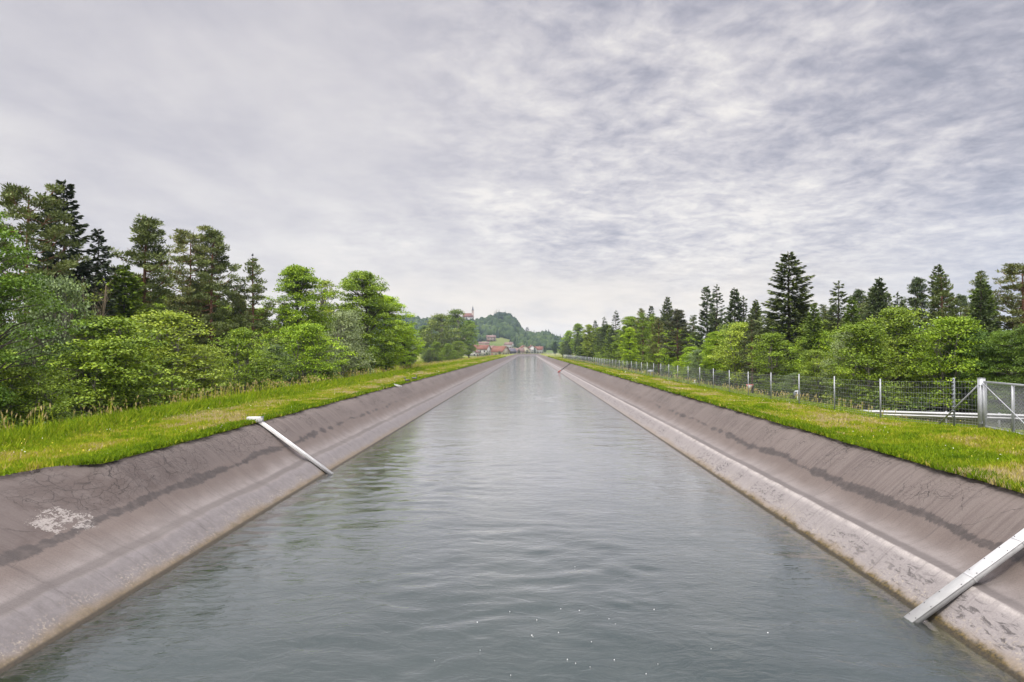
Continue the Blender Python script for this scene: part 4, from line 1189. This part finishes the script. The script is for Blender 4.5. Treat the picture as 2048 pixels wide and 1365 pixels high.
# ------------------------------------------------------------------ ducts down the slope
def duct(name, label, x_top, z_top, x_bot, z_bot, Y, w, h, face, side, bolts=0, mats=('white_metal', 'white_metal'), group=None):
    r = empty(name, (x_top, Y, z_top)); tag(r, label, 'cable duct', group)
    a = Vector((0, 0, 0)); b = Vector((x_bot - x_top, 0, z_bot - z_top)); d = (b - a); L = d.length; d.normalize()
    ang = math.atan2(d.z, d.x)
    R = Matrix.Rotation(-ang, 3, 'Y')
    nrm = R @ Vector((0, 0, 1))
    if nrm.z < 0: nrm = -nrm
    m = MB(); m.cbox((a + b) / 2 + nrm * (h / 2), (L, w, h), 0.012, R); m.build('channel', M[mats[0]], r)
    c = MB(); c.cbox((a + b) / 2 + nrm * (h + 0.006), (L - 0.02, w + 0.02, 0.012), 0.003, R); c.build('cover', M[mats[1]], r)
    for k in range(bolts):
        f = (k + 0.5) / bolts
        for q in (-1, 1):
            if (k * 7 + q) % 5 == 0: continue
            p = a.lerp(b, f) + nrm * (h + 0.014) + Vector((0, q * w * 0.40, 0))
            s = MB(); s.tube([p, p + nrm * 0.008], [0.012, 0.010], 6); s.build('bolt', M['bolt'], r)
    return r, R, nrm, a, b

Yl = 25.9
r, R, nrm, a, b = duct('cable_duct', 'white metal duct with box top running down the left slope into the water', -(XL + 2.62), 1.97, -(XL - 0.18), -0.06, Yl, 0.21, 0.09, 1, -1)
m = MB(); m.cbox((-0.13, -0.02, 0.11), (0.56, 0.23, 0.20), 0.012); m.build('top_box', M['white_metal'], r)
m = MB(); m.cbox((0.155, -0.02, 0.213), (0.02, 0.245, 0.03), 0.004); m.build('lid_lip', M['sign_grey'], r)

Yr = 12.15
r, R, nrm, a, b = duct('cable_duct', 'wide galvanised duct with bolted cover crossing the right slope at the lower right corner', XR + 2.55, 2.03, XR - 0.34, -0.12, Yr, 0.25, 0.10, 1, 1, 11, ('duct', 'duct_face'))
# joint straps
for f in (0.33, 0.62):
    p = a.lerp(b, f); m = MB(); m.cbox(p + nrm * 0.058, (0.03, 0.256, 0.116), 0.003, R); m.build('strap', M['duct'], r)

duct('cable_duct', 'dark narrow duct far along the right slope with a red lower end', XR + 2.4, 1.86, XR + 0.25, 0.22, 150.0, 0.35, 0.16, 1, 1, 0, ('dark_metal', 'dark_metal'))
rr = [o for o in COL.objects if o.get('label', '').startswith('dark narrow duct')][0]
m = MB(); m.cbox((-2.5, 0, -1.72), (0.85, 0.45, 0.24), 0.02, Matrix.Rotation(rad(35), 3, 'Y').inverted()); m.build('red_end', M['red'], rr)
r = empty('cable_duct', (-(XL + 2.55), 53.0, 1.93)); tag(r, 'short white capped duct end on the left crest near the ducks', 'cable duct')
m = MB(); m.cbox((0.10, 0, 0.05), (0.62, 0.16, 0.11), 0.012, Matrix.Rotation(rad(14), 3, 'Y')); m.build('channel', M['white_metal'], r)
m = MB(); m.cbox((0.10, 0, 0.112), (0.64, 0.18, 0.012), 0.003, Matrix.Rotation(rad(14), 3, 'Y')); m.build('cover', M['mark_white'], r)

# ------------------------------------------------------------------ birds
def mat_bird(name, stops):
    m, t, out = new_mat(name)
    at = t.node('ShaderNodeAttribute', attribute_name='tint').outputs['Fac']
    principled(t, out, t.ramp(at, stops), 0.6)
    return m
M['drake'] = mat_bird('drake_plumage', [(0.0, (0.02, 0.018, 0.016)), (0.2, (0.10, 0.09, 0.08)), (0.5, (0.13, 0.12, 0.11)), (0.62, (0.045, 0.028, 0.022)), (0.74, (0.30, 0.29, 0.275)), (0.80, (0.012, 0.03, 0.018)), (0.95, (0.012, 0.03, 0.018)), (1.0, (0.35, 0.27, 0.05))])
M['crow'] = mat_bird('crow_plumage', [(0.0, (0.012, 0.012, 0.014)), (1.0, (0.018, 0.018, 0.02))])
M['duck_leg'] = simple('duck_leg', (0.45, 0.18, 0.04), 0.6)
def bird(name, label, loc, rz, mat, s=1.0, neck=1.0, cat='duck', group=None):
    r = empty(name, loc, rz); tag(r, label, cat, group)
    sp = [(-0.25, 0.20, .010, .006), (-0.20, 0.195, .035, .018), (-0.14, 0.18, .068, .052), (-0.06, 0.168, .088, .078), (0.03, 0.168, .088, .080), (0.10, 0.185, .072, .070), (0.145, 0.215, .048, .052),
          (0.160, 0.215 + .045 * neck, .030, .033), (0.163, 0.215 + .09 * neck, .027, .030), (0.172, 0.225 + .115 * neck, .033, .034), (0.195, 0.232 + .125 * neck, .031, .031), (0.222, 0.225 + .125 * neck, .018, .016), (0.25, 0.220 + .125 * neck, .015, .008), (0.275, 0.217 + .125 * neck, .011, .004)]
    m = MB(); n = 10; pts = []; fs = []; ts = []
    for i, (x, z, ra, rb) in enumerate(sp):
        x0, z0 = sp[max(i - 1, 0)][:2]; x1, z1 = sp[min(i + 1, len(sp) - 1)][:2]
        d = Vector((x1 - x0, 0, z1 - z0)).normalized(); up = Vector((-d.z, 0, d.x))
        for k in range(n):
            a = 2 * math.pi * k / n
            pts.append((Vector((x, 0, z)) + Vector((0, 1, 0)) * (ra * math.cos(a)) + up * (rb * math.sin(a))) * s)
            ts.append(i / (len(sp) - 1))
    for i in range(len(sp) - 1):
        for k in range(n): fs.append((i * n + k, i * n + (k + 1) % n, (i + 1) * n + (k + 1) % n, (i + 1) * n + k))
    me = mesh_np('body', np.array([tuple(p) for p in pts]), [np.array(fs), np.array([list(range(n))]), np.array([list(range((len(sp) - 1) * n, len(sp) * n))])], tint=ts, smooth=True)
    obj('body', me, mat, r)
    for q in (-1, 1):
        w = MB(); w.tube([(-0.20 * s, q * 0.05 * s, 0.205 * s), (-0.06 * s, q * 0.082 * s, 0.19 * s), (0.06 * s, q * 0.075 * s, 0.19 * s)], [(0.008 * s, 0.02 * s), (0.015 * s, 0.05 * s), (0.012 * s, 0.03 * s)], 8, t=0.3); w.build('wing', mat, r, True)
        l = MB(); l.tube([(0.0, q * 0.04 * s, 0.11 * s), (-0.01 * s, q * 0.042 * s, 0.05 * s), (0.0, q * 0.042 * s, 0.006 * s)], [0.014 * s, 0.009 * s, 0.008 * s], 6)
        l._add([Vector(v) * s for v in ((-0.01, q * .042, .012), (.06, q * .042 - .028, .004), (.07, q * .042, .004), (.06, q * .042 + .028, .004))], [(0, 1, 2, 3)])
        l.build('leg', M['duck_leg'] if cat == 'duck' else mat, r, True)
    return r
yd = 58.5
bird('duck', 'left mallard standing on the left crest with its dark head turned towards the bridge', (-(CREST_L - 0.03), yd, 1.975), rad(200), M['drake'], 1.15, 1.3, 'duck', 'two ducks on the left crest')
bird('duck', 'right mallard on the left crest facing the water', (-(CREST_L + 0.02), 62.5, 1.985), rad(20), M['drake'], 1.15, 1.6, 'duck', 'two ducks on the left crest')
pt = ROOT['slim pine with the black bird on its tip']
bpy.context.view_layer.update()
H = PROTO['pine_c'][2]
# tip of the prototype trunk
tipv = max((v.co for v in PROTO['pine_c'][1].vertices), key=lambda c: c.z)
tw = pt.matrix_world @ Vector(tipv)
bird('crow', 'black bird perched on the tip of the slim pine', (tw.x, tw.y, tw.z - 0.03), rad(-60), M['crow'], 1.0, 0.5, 'bird')

# foam flecks drifting on the near water
def foam():
    rng = np.random.default_rng(9); n = 28; m = MB()
    for k in range(n):
        y = rng.normal(11.6, 1.4); x = rng.normal(1.0, 1.2) - 0.05 * (y - 11)
        if y < 9 or y > 17: continue
        r_ = rng.uniform(0.003, 0.009)
        m.tube([(x, y, -0.006), (x, y, 0.008 + r_ * 0.2), (x, y, 0.008 + r_ * 0.45)], [r_, r_ * 0.9, r_ * 0.3], 6)
    o = m.build('foam', simple('foam_white', (0.8, 0.8, 0.8), 0.5), None, True); tag(o, 'small white foam flecks drifting on the near water', 'foam', kind='stuff')
foam()

# ------------------------------------------------------------------ village, church, hill wood
WALLS = {'white': simple('render_white', (0.436, 0.429, 0.412), 0.8, 0, 0.04, 0.4), 'cream': simple('render_cream', (0.384, 0.349, 0.256), 0.8, 0, 0.04, 0.4), 'pink': simple('render_pink', (0.307, 0.241, 0.195), 0.8, 0, 0.04, 0.4), 'wood': simple('timber_dark', (0.05, 0.045, 0.05), 0.8, 0, 0.2, 0.6)}
def roofmat(name, col):
    m, t, out = new_mat(name)
    tc = t.node('ShaderNodeTexCoord').outputs['Object']
    n = t.noise(tc, 0.6, 5, 0.6)
    c = t.mix(t.mapr(n, 0.35, 0.65), tuple(q * 0.78 for q in col), tuple(q * 1.15 for q in col))
    z = t.sep(tc)[2]
    w = t.math('FRACT', t.math('MULTIPLY', z, 4.0))
    c = t.mix(t.mapr(w, 0.0, 0.2, 0.3, 0.0), c, tuple(q * 0.4 for q in col))
    principled(t, out, c, 0.8)
    return m
ROOFS = {'red': roofmat('tiles_red', (0.150, 0.054, 0.030)), 'orange': roofmat('tiles_orange', (0.168, 0.063, 0.033)), 'brown': roofmat('tiles_brown', (0.16, 0.095, 0.075)), 'dark': roofmat('tiles_dark', (0.08, 0.07, 0.085))}
M['win'] = simple('window_glass_dark', (0.03, 0.035, 0.045), 0.2)
M['shutter'] = simple('window_frame_brown', (0.12, 0.06, 0.035), 0.7)
M['door'] = simple('garage_door_red', (0.22, 0.06, 0.04), 0.7)
def house(name, label, x, y, w, d, hw, hr, rz, wall, roof, z=None, cat='house', door=True, group='village houses below the hill'):
    z0 = gz(x, y) - 0.2 if z is None else z
    r = empty(name, (x, y, z0), rz); tag(r, label, cat, group)
    b = MB()
    pr = [(-d / 2, 0), (d / 2, 0), (d / 2, hw), (0, hw + hr), (-d / 2, hw)]
    V = [(-w / 2, a, q) for a, q in pr] + [(w / 2, a, q) for a, q in pr]
    b._add(V, [(0, 1, 2, 3, 4), (9, 8, 7, 6, 5)] + [(i, i + 5, (i + 1) % 5 + 5, (i + 1) % 5) for i in range(5)])
    b.build('wall', WALLS[wall], r)
    t = MB(); ov = 0.7
    sl = math.atan2(hr, d / 2); Ls = math.hypot(hr, d / 2) + ov
    for s in (-1, 1):
        R = Matrix.Rotation(-s * sl, 3, 'X')
        c = Vector((0, s * (d / 4 + ov * 0.5 * math.cos(sl)), hw + hr / 2 - ov * 0.5 * math.sin(sl) + 0.16))
        t.box(c, (w + 2 * ov, Ls, 0.22), R)
    rf = t.build('roof', ROOFS[roof], r)
    ch = MB(); ch.box((w * 0.18, d * 0.08, hw + hr + 0.35), (0.8, 0.6, 1.7)); ch.build('chimney', WALLS['pink'], rf)
    floors = max(1, int(hw / 2.6)); nx = max(2, int(w / 3.4)); ny = max(2, int(d / 3.4))
    for f in range(floors):
        zc = 1.5 + f * 2.7
        for sd in (-1, 1):
            for k in range(nx):
                if sd < 0 and f == 0 and k == 0 and door: continue
                wx = -w / 2 + w * (k + 0.5) / nx
                m = MB(); m.box((wx, sd * (d / 2 + 0.02), zc), (1.3, 0.10, 1.45)); wi = m.build('window', M['shutter'], r)
                m = MB(); m.box((wx, sd * (d / 2 + 0.05), zc), (1.05, 0.10, 1.2)); m.build('pane', M['win'], wi)
            for k in range(ny):
                wy = -d / 2 + d * (k + 0.5) / ny
                m = MB(); m.box((sd * (w / 2 + 0.02), wy, zc), (0.10, 1.2, 1.4)); wi = m.build('window', M['shutter'], r)
                m = MB(); m.box((sd * (w / 2 + 0.05), wy, zc), (0.10, 0.95, 1.15)); m.build('pane', M['win'], wi)
    if door:
        m = MB(); m.box((-w / 2 + w * 0.5 / nx, -d / 2 - 0.03, 1.1), (1.5, 0.12, 2.2)); m.build('door', M['door'], r)
    return r
def hx(px, Y): return (px - VX) / F * Y
house('house', 'large white house with long red roof, nearest of the village below the church', hx(961, 600), 600, 15.5, 9.5, 6.0, 3.6, rad(-20), 'white', 'red')
house('garage', 'small white gabled outbuilding with a red door before the large white house', hx(948, 560), 560, 8.5, 8.0, 3.2, 2.6, rad(72), 'white', 'brown', cat='outbuilding')
house('house', 'white house with red gable partly hidden behind the meadow tree', hx(936, 640), 640, 9, 9, 5.0, 3.6, rad(60), 'white', 'red')
house('house', 'white house with brown roof between the two big red roofs', hx(985, 700), 700, 11, 9, 5.5, 4.2, rad(55), 'white', 'brown')
house('house', 'wide house with a deep orange red roof, second big roof of the village', hx(1000, 640), 640, 13.5, 13.0, 3.6, 5.2, rad(-32), 'cream', 'orange')
house('barn', 'low dark roofed shed with pale front by the canal end', hx(1021, 790), 790, 11, 9, 3.8, 3.6, rad(30), 'wood', 'dark', cat='shed')
house('house', 'long low house with dull red roof behind the canal bend', hx(1034, 860), 860, 17, 10, 4.0, 4.0, rad(8), 'pink', 'brown')
house('house', 'cream house with broad gable facing the canal', hx(1047, 880), 880, 14, 15.5, 5.0, 5.2, rad(105), 'cream', 'orange')
house('house', 'white gabled house between the cream house and the easternmost roof', hx(1063, 890), 890, 11, 12, 6.0, 4.4, rad(100), 'white', 'red')
house('house', 'house with red roof and white walls at the right end of the village', hx(1075, 895), 895, 14, 10, 4.6, 4.2, rad(-12), 'white', 'red')
house('house', 'pale pink house alone on the upper hill slope', hx(982, 1010), 1010, 13, 10, 5.5, 3.0, rad(12), 'pink', 'brown')
house('house', 'white house with brown roof on the lower slope above the village', hx(1018, 945), 945, 11, 9, 5.0, 3.2, rad(-18), 'white', 'brown')
house('house', 'long pale house half hidden in slope trees left of the pink house', hx(968, 960), 960, 14, 8, 4.0, 2.4, rad(4), 'cream', 'brown')
house('house', 'white walled house on the hillside behind the meadow tree', hx(934, 985), 985, 12, 10, 6.0, 3.2, rad(15), 'white', 'brown')

def church():
    Y = 1300; x = hx(936, Y); z0 = gz(x, Y) - 1
    zt = CAM_Z + (VY - 612) / F * Y
    r = empty('church', (x, Y, z0), rad(0)); tag(r, 'hilltop church with red nave roof and slender dark spired tower', 'church')
    zr = CAM_Z + (VY - 627) / F * Y - z0; ze = zr - 7.0
    w, d = 18.5, 11.0
    V = [(-w / 2, a, q) for a, q in ((-d / 2, 0), (d / 2, 0), (d / 2, ze), (0, zr - 0.3), (-d / 2, ze))]
    V += [(w / 2, a, q) for _, a, q in V]
    b = MB(); b._add(V, [(0, 1, 2, 3, 4), (9, 8, 7, 6, 5)] + [(i, i + 5, (i + 1) % 5 + 5, (i + 1) % 5) for i in range(5)]); b.build('nave', WALLS['white'], r)
    t = MB(); sl = math.atan2(zr - ze, d / 2); L = math.hypot(zr - ze, d / 2) + 0.8
    for s in (-1, 1):
        t.box((0, s * (d / 4 + 0.3), (zr + ze) / 2 - 0.1), (w + 1, L, 0.3), Matrix.Rotation(-s * sl, 3, 'X'))
    t.build('roof', ROOFS['red'], r)
    for k in range(4):
        m = MB(); m.box((-w / 2 + 3 + k * 4.2, -d / 2 - 0.05, ze * 0.6), (1.3, 0.15, 3.4)); m.build('window', M['win'], r)
    tx = w / 2 - 0.2; tz = CAM_Z + (VY - 621.5) / F * Y - z0
    m = MB(); m.box((tx, -1, tz / 2), (3.9, 3.9, tz)); tw_ = m.build('tower', WALLS['pink'], r)
    m = MB(); m.box((tx, -2.98, tz - 2.6), (1.2, 0.14, 2.2)); m.build('window', M['win'], tw_)
    H_ = zt - z0 - tz
    m = MB(); m.tube([(tx, -1, tz), (tx, -1, tz + 0.8), (tx, -1, tz + H_ * 0.22), (tx, -1, tz + H_ * 0.36), (tx, -1, tz + H_ * 0.46), (tx, -1, tz + H_ * 0.55), (tx, -1, tz + H_ * 0.78), (tx, -1, tz + H_ * 0.97)], [2.3, 2.35, 1.7, 1.15, 1.3, 1.05, 0.55, 0.12], 8); sp = m.build('spire', simple('spire_slate', (0.035, 0.035, 0.04), 0.6), r)
    m = MB(); m.box((tx, -1, tz + H_ * 0.98), (0.2, 0.2, 1.6)); m.box((tx, -1, tz + H_ * 0.99), (0.9, 0.2, 0.2)); m.build('cross', M['bolt'], sp)
church()
house('house', 'long red roofed parsonage beside the church among the trees', hx(967, 1300), 1300, 15, 9, 4.5, 3.5, rad(5), 'cream', 'red', group='hilltop buildings')

def hill_wood():
    rng = np.random.default_rng(12)
    import bmesh
    bm = bmesh.new(); bmesh.ops.create_icosphere(bm, subdivisions=2, radius=1)
    bv = np.array([v.co[:] for v in bm.verts]); bf = np.array([[v.index for v in f.verts] for f in bm.faces]); bm.free()
    n0 = 6200
    x = rng.uniform(-330, 190, n0); y = rng.uniform(905, 1345, n0)
    # open meadows and building plots
    mead = fbm(x * 0.011 + 4, y * 0.014, 44, 3)
    keep = ~((y < 1060) & (x > -78) & (x < -22) & (mead > 0.40)) & ~((y < 960) & (mead > 0.52))
    for (hx_, hy_, hr_) in ((hx(982, 1010), 1010, 17), (hx(1018, 945), 945, 15), (hx(934, 985), 985, 14), (hx(968, 960), 960, 14)):
        keep &= ~((np.abs(x - hx_ * y / hy_) < hr_ * 0.6) & (y > hy_ - 45) & (y < hy_ + 6))
    keep &= ~((np.abs(x - hx(940, 1300)) < 14) & (y > 1283))
    x = x[keep]; y = y[keep]; n = len(x)
    z = hill_z(x, y)
    big = np.exp(-((x + 46) / 26) ** 2) * sstep(y, 1150, 1250)
    R = rng.uniform(2.6, 5.2, n) * (1 + 0.55 * big); hgt = R * rng.uniform(1.0, 1.5, n)
    lo = (np.abs(x - hx(950, 1300)) < 26) & (y > 1255)
    hgt = np.where(lo, hgt * 0.55, hgt)
    conif = rng.random(n) < 0.13
    V = np.repeat(bv[None], n, 0) * (1 + rng.normal(0, 0.16, (n, len(bv), 1)))
    taper = np.where(conif[:, None], np.clip(0.62 - 0.55 * V[:, :, 2], 0.05, 1), 1)
    V[:, :, 0] *= taper * R[:, None]; V[:, :, 1] *= taper * R[:, None]
    V[:, :, 2] *= np.where(conif, hgt * 1.5, hgt)[:, None]
    V += np.stack([x, y, z + hgt * 0.75], 1)[:, None, :]
    fcs = (bf[None] + (np.arange(n) * len(bv))[:, None, None]).reshape(-1, 3)
    t = np.clip(np.where(conif, 0.12, 0.5 + rng.normal(0, 0.2, n) - 0.45 * big), 0, 1)
    m, tt, out = new_mat('far_foliage')
    at = tt.node('ShaderNodeAttribute', attribute_name='tint').outputs['Fac']
    g = tt.node('ShaderNodeNewGeometry').outputs['Position']
    nz = tt.noise(g, 0.9, 3, 0.7)
    c = tt.ramp(at, [(0.0, (0.015, 0.028, 0.013)), (0.5, (0.042, 0.070, 0.020)), (1.0, (0.090, 0.125, 0.028))])
    c = tt.mix(tt.mapr(nz, 0.3, 0.7, 0.0, 0.55), c, tt.mix(0.6, c, (0.012, 0.022, 0.010)))
    principled(tt, out, c, 0.95, 0, tt.bump(nz, 0.8, 0.8), 0.1)
    o = obj('hill_wood', mesh_np('hill_wood', V.reshape(-1, 3), fcs, tint=np.repeat(t, len(bv))), m)
    tag(o, 'mixed green wood covering the church hill', 'wood', kind='stuff')
hill_wood()

# single trees that stand out around the village and on the ridge
FAR_G = 'single trees by the village and on the ridge'
FARS = [('broad_b', 1110, 684, 560, (0.035, 0.07, 0.022), 0.75, 'dark round tree standing between the village and the right wood'),
        ('pine_b', 1054, 656, 1290, (0.04, 0.06, 0.035), 1.0, 'tall thin trunked pine silhouetted on the low ridge'),
        ('spruce_b', 1063, 662, 1290, (0.03, 0.05, 0.03), 0.8, 'left of two narrow dark spruces on the ridge'),
        ('spruce_b', 1068, 660, 1290, (0.03, 0.05, 0.03), 0.8, 'right of two narrow dark spruces on the ridge'),
        ('spruce_d', 978, 694, 610, (0.022, 0.042, 0.02), 0.55, 'narrow dark conifer between the big white house and the brown roof'),
        ('bush_a', 999, 703, 600, (0.085, 0.12, 0.03), 1.0, 'round green bush before the orange red roof'),
        ('bush_a', 973, 705, 570, (0.07, 0.125, 0.025), 0.9, 'green garden bush at the corner of the big white house'),
        ('bush_a', 935, 705, 555, (0.05, 0.095, 0.022), 1.0, 'dark garden bush left of the small outbuilding'),
        ('broad_b', 1038, 699, 830, (0.06, 0.085, 0.03), 0.9, 'olive tree before the long low house'),
        ('bush_c', 1054, 700, 850, (0.04, 0.075, 0.022), 1.0, 'dark shrub before the cream gable'),
        ('broad_a', 1069, 696, 870, (0.05, 0.08, 0.025), 0.8, 'shrubby tree before the rightmost village house'),
        ('broad_b', 1055, 693, 915, (0.12, 0.125, 0.035), 1.1, 'yellowish tree above the village roofs'),
        ('broad_b', 1090, 694, 900, (0.07, 0.11, 0.03), 1.0, 'mid green tree at the right end of the village')]
for key, px, yt, Y, colr, wide, label in FARS:
    X = hx(px, Y); h = max((VY - yt) / F * Y + CAM_Z - gz(X, Y), 2.0)
    tree(key, X, Y, h, colr, label, FAR_G, wide)

# far railing at the canal end
def far_fence():
    r = empty('railing', (14.0, 480, gz(14, 480))); tag(r, 'pale railing far away at the canal bend on the right', 'railing')
    b = Vector(r.location); m = MB()
    for k in range(13):
        x = 14 + k * 1.0
        p = MB(); p.cbox(Vector((x, 480, gz(x, 480) + 0.7)) - b, (1.5, 0.10, 0.10), 0.01, Matrix.Rotation(rad(90), 3, 'Y')); p.build('post', M['galv'], r)
    for h in (0.5, 0.95, 1.4):
        m.cbox(Vector((20, 480.08, gz(14, 480) + h)) - b, (12.4, 0.06, 0.12), 0.01)
    m.build('rail', M['galv'], r)
far_fence()

# ------------------------------------------------------------------ haze
def haze():
    m = bpy.data.materials.new('haze_air'); m.use_nodes = True
    t = NT(m.node_tree); t.n.clear(); out = t.node('ShaderNodeOutputMaterial')
    v = t.node('ShaderNodeVolumePrincipled'); v.inputs['Color'].default_value = (0.66, 0.80, 1.0, 1); v.inputs['Density'].default_value = HAZE
    v.inputs['Anisotropy'].default_value = 0.0
    t.link(v.outputs[0], out.inputs['Volume'])
    mb = MB(); mb.box((0, 1700, 58.0), (5200, 3800, 124.0)); o = mb.build('haze', m); tag(o, kind='stuff')
    o['label'] = 'thin bluish haze over the far hill'; o['category'] = 'haze'
HAZE = 0.00013
haze()

# ------------------------------------------------------------------ sky and light
def world():
    w = bpy.data.worlds.new('World'); SC.world = w; w.use_nodes = True
    t = NT(w.node_tree); t.n.clear()
    out = t.node('ShaderNodeOutputWorld'); bg = t.node('ShaderNodeBackground'); bg.inputs[1].default_value = 0.1
    t.link(bg.outputs[0], out.inputs[0])
    sky = t.node('ShaderNodeTexSky', sky_type='NISHITA'); sky.sun_disc = False
    sky.sun_elevation = rad(SUN_EL); sky.sun_rotation = rad(SUN_ROT)
    d = t.node('ShaderNodeTexCoord').outputs['Generated']
    x, y, z = t.sep(d)
    zc = t.math('ADD', t.math('MAXIMUM', z, 0.0), 0.15)
    px = t.math('DIVIDE', x, zc); py = t.math('DIVIDE', y, zc)
    P = t.xyz(px, py, 0)
    az = t.math('DIVIDE', x, t.math('MAXIMUM', t.math('ABSOLUTE', y), 0.05))      # tangent of the azimuth from the canal axis
    # slightly rotated, stretched sheet
    mp = t.node('ShaderNodeMapping'); t.link(P, mp.inputs[0]); mp.inputs['Rotation'].default_value = (0, 0, rad(-28)); mp.inputs['Scale'].default_value = (1.0, 0.62, 1)
    Q = mp.outputs[0]
    n1 = t.noise(Q, 0.62, 4, 0.5, 0.3)
    n2 = t.noise(Q, 2.1, 6, 0.56, 0.25)
    mp2 = t.node('ShaderNodeMapping'); t.link(P, mp2.inputs[0]); mp2.inputs['Rotation'].default_value = (0, 0, rad(-10)); mp2.inputs['Scale'].default_value = (1.0, 1.0, 1)
    wn = t.node('ShaderNodeTexNoise'); t.link(mp2.outputs[0], wn.inputs['Vector']); wn.inputs['Scale'].default_value = 3.0; wn.inputs['Detail'].default_value = 4
    wo = t.node('ShaderNodeVectorMath', operation='MULTIPLY_ADD'); t.link(wn.outputs['Color'], wo.inputs[0]); wo.inputs[1].default_value = (0.17, 0.17, 0); t.link(mp2.outputs[0], wo.inputs[2])
    vo = t.node('ShaderNodeTexVoronoi', feature='SMOOTH_F1'); t.link(wo.outputs[0], vo.inputs['Vector']); vo.inputs['Scale'].default_value = 5.0; vo.inputs['Smoothness'].default_value = 0.75
    puff = t.math('SUBTRACT', 0.92, vo.outputs['Distance'])
    rip = t.math('ADD', t.math('MULTIPLY', t.noise(wo.outputs[0], 6.5, 6, 0.57, 0.1), 0.72), t.math('MULTIPLY', puff, 0.30))
    rip2 = t.noise(wo.outputs[0], 15.0, 5, 0.6, 0.1)
    rmask = t.mapr(t.math('ADD', az, t.math('MULTIPLY', t.math('SUBTRACT', n1, 0.5), 1.1)), -0.28, 0.14, 0.10, 1.0)
    rmask = t.math('MULTIPLY', rmask, t.mapr(z, 0.02, 0.14, 0.35, 1.0))
    v = t.math('ADD', 0.58, t.math('MULTIPLY', t.math('SUBTRACT', n1, 0.5), 1.25))
    v = t.math('ADD', v, t.math('MULTIPLY', t.math('SUBTRACT', n2, 0.5), 0.80))
    v = t.math('ADD', v, t.math('MULTIPLY', t.math('MULTIPLY', t.math('SUBTRACT', rip, 0.5), rmask), 1.5))
    v = t.math('ADD', v, t.math('MULTIPLY', t.math('MULTIPLY', t.math('SUBTRACT', rip2, 0.5), rmask), 1.05))
    v = t.math('ADD', v, t.mapr(az, 0.22, 0.9, 0.0, -0.24))
    v = t.math('ADD', v, t.mapr(z, 0.25, 0.5, 0.0, -0.08))
    v = t.math('ADD', v, t.mapr(z, 0.30, 0.0, 0.03, 0.20))
    c = t.ramp(v, [(0.0, (0.30, 0.31, 0.37)), (0.30, (0.42, 0.42, 0.475)), (0.58, (0.57, 0.56, 0.59)), (0.85, (0.71, 0.695, 0.69)), (1.0, (0.80, 0.775, 0.745))])
    # warm bright gap low over the valley, bluer to the right
    warm = t.math('MULTIPLY', t.mapr(z, 0.17, 0.02), t.mapr(t.math('ABSOLUTE', t.math('SUBTRACT', az, 0.08)), 0.70, 0.12, 0.15, 1.0))
    c = t.mix(t.math('MULTIPLY', warm, t.mapr(n2, 0.35, 0.6, 0.6, 1.0)), c, (0.86, 0.795, 0.70))
    blue = t.math('MULTIPLY', t.mapr(az, 0.3, 0.85), t.mapr(z, 0.27, 0.08))
    c = t.mix(t.math('MULTIPLY', blue, 0.45), c, (0.46, 0.505, 0.63))
    # overcast sky boosted overhead and behind the camera, out of view, to brighten the scene
    c = t.mix(1.0, c, (1.0, 0.975, 0.96), 'MULTIPLY')
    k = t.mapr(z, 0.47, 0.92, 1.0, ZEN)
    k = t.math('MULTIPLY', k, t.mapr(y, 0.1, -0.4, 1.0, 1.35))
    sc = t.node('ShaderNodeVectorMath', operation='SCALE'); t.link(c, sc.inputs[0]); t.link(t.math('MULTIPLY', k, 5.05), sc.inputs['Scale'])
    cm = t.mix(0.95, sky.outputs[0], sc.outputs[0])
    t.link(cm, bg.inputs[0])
    L = bpy.data.lights.new('sun', 'SUN'); L.energy = SUN_E; L.angle = rad(11); L.color = (1.0, 0.955, 0.88)
    o = bpy.data.objects.new('sun', L); put(o)
    e, a = rad(SUN_EL), rad(SUN_ROT)
    sd = Vector((math.sin(a) * math.cos(e), math.cos(a) * math.cos(e), math.sin(e)))     # towards the sun
    o.rotation_euler = sd.to_track_quat('Z', 'Y').to_euler(); o.location = (0, 0, 300)
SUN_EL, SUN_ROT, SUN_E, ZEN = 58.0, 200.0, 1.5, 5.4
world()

# ------------------------------------------------------------------ camera and render
cam = bpy.data.cameras.new('camera'); co = bpy.data.objects.new('camera', cam); put(co)
cam.sensor_width = 36; cam.lens = 24.0; cam.clip_end = 8000; cam.clip_start = 0.1
co.location = (0, 0, CAM_Z)
co.rotation_euler = (rad(90) + math.atan((VY - 682.5) / F), 0, math.atan((VX - 1024) / F))
SC.camera = co
SC.view_settings.view_transform = 'Standard'; SC.view_settings.look = 'None'
SC.view_settings.exposure = 1.2; SC.view_settings.gamma = 1.0; SC.view_settings.use_curve_mapping = False
SC.render.engine = 'CYCLES'
SC.cycles.max_bounces = 6; SC.cycles.diffuse_bounces = 3; SC.cycles.glossy_bounces = 3; SC.cycles.transparent_max_bounces = 8
SC.cycles.volume_bounces = 0; SC.cycles.use_denoising = True
SC.cycles.caustics_reflective = False; SC.cycles.caustics_refractive = False
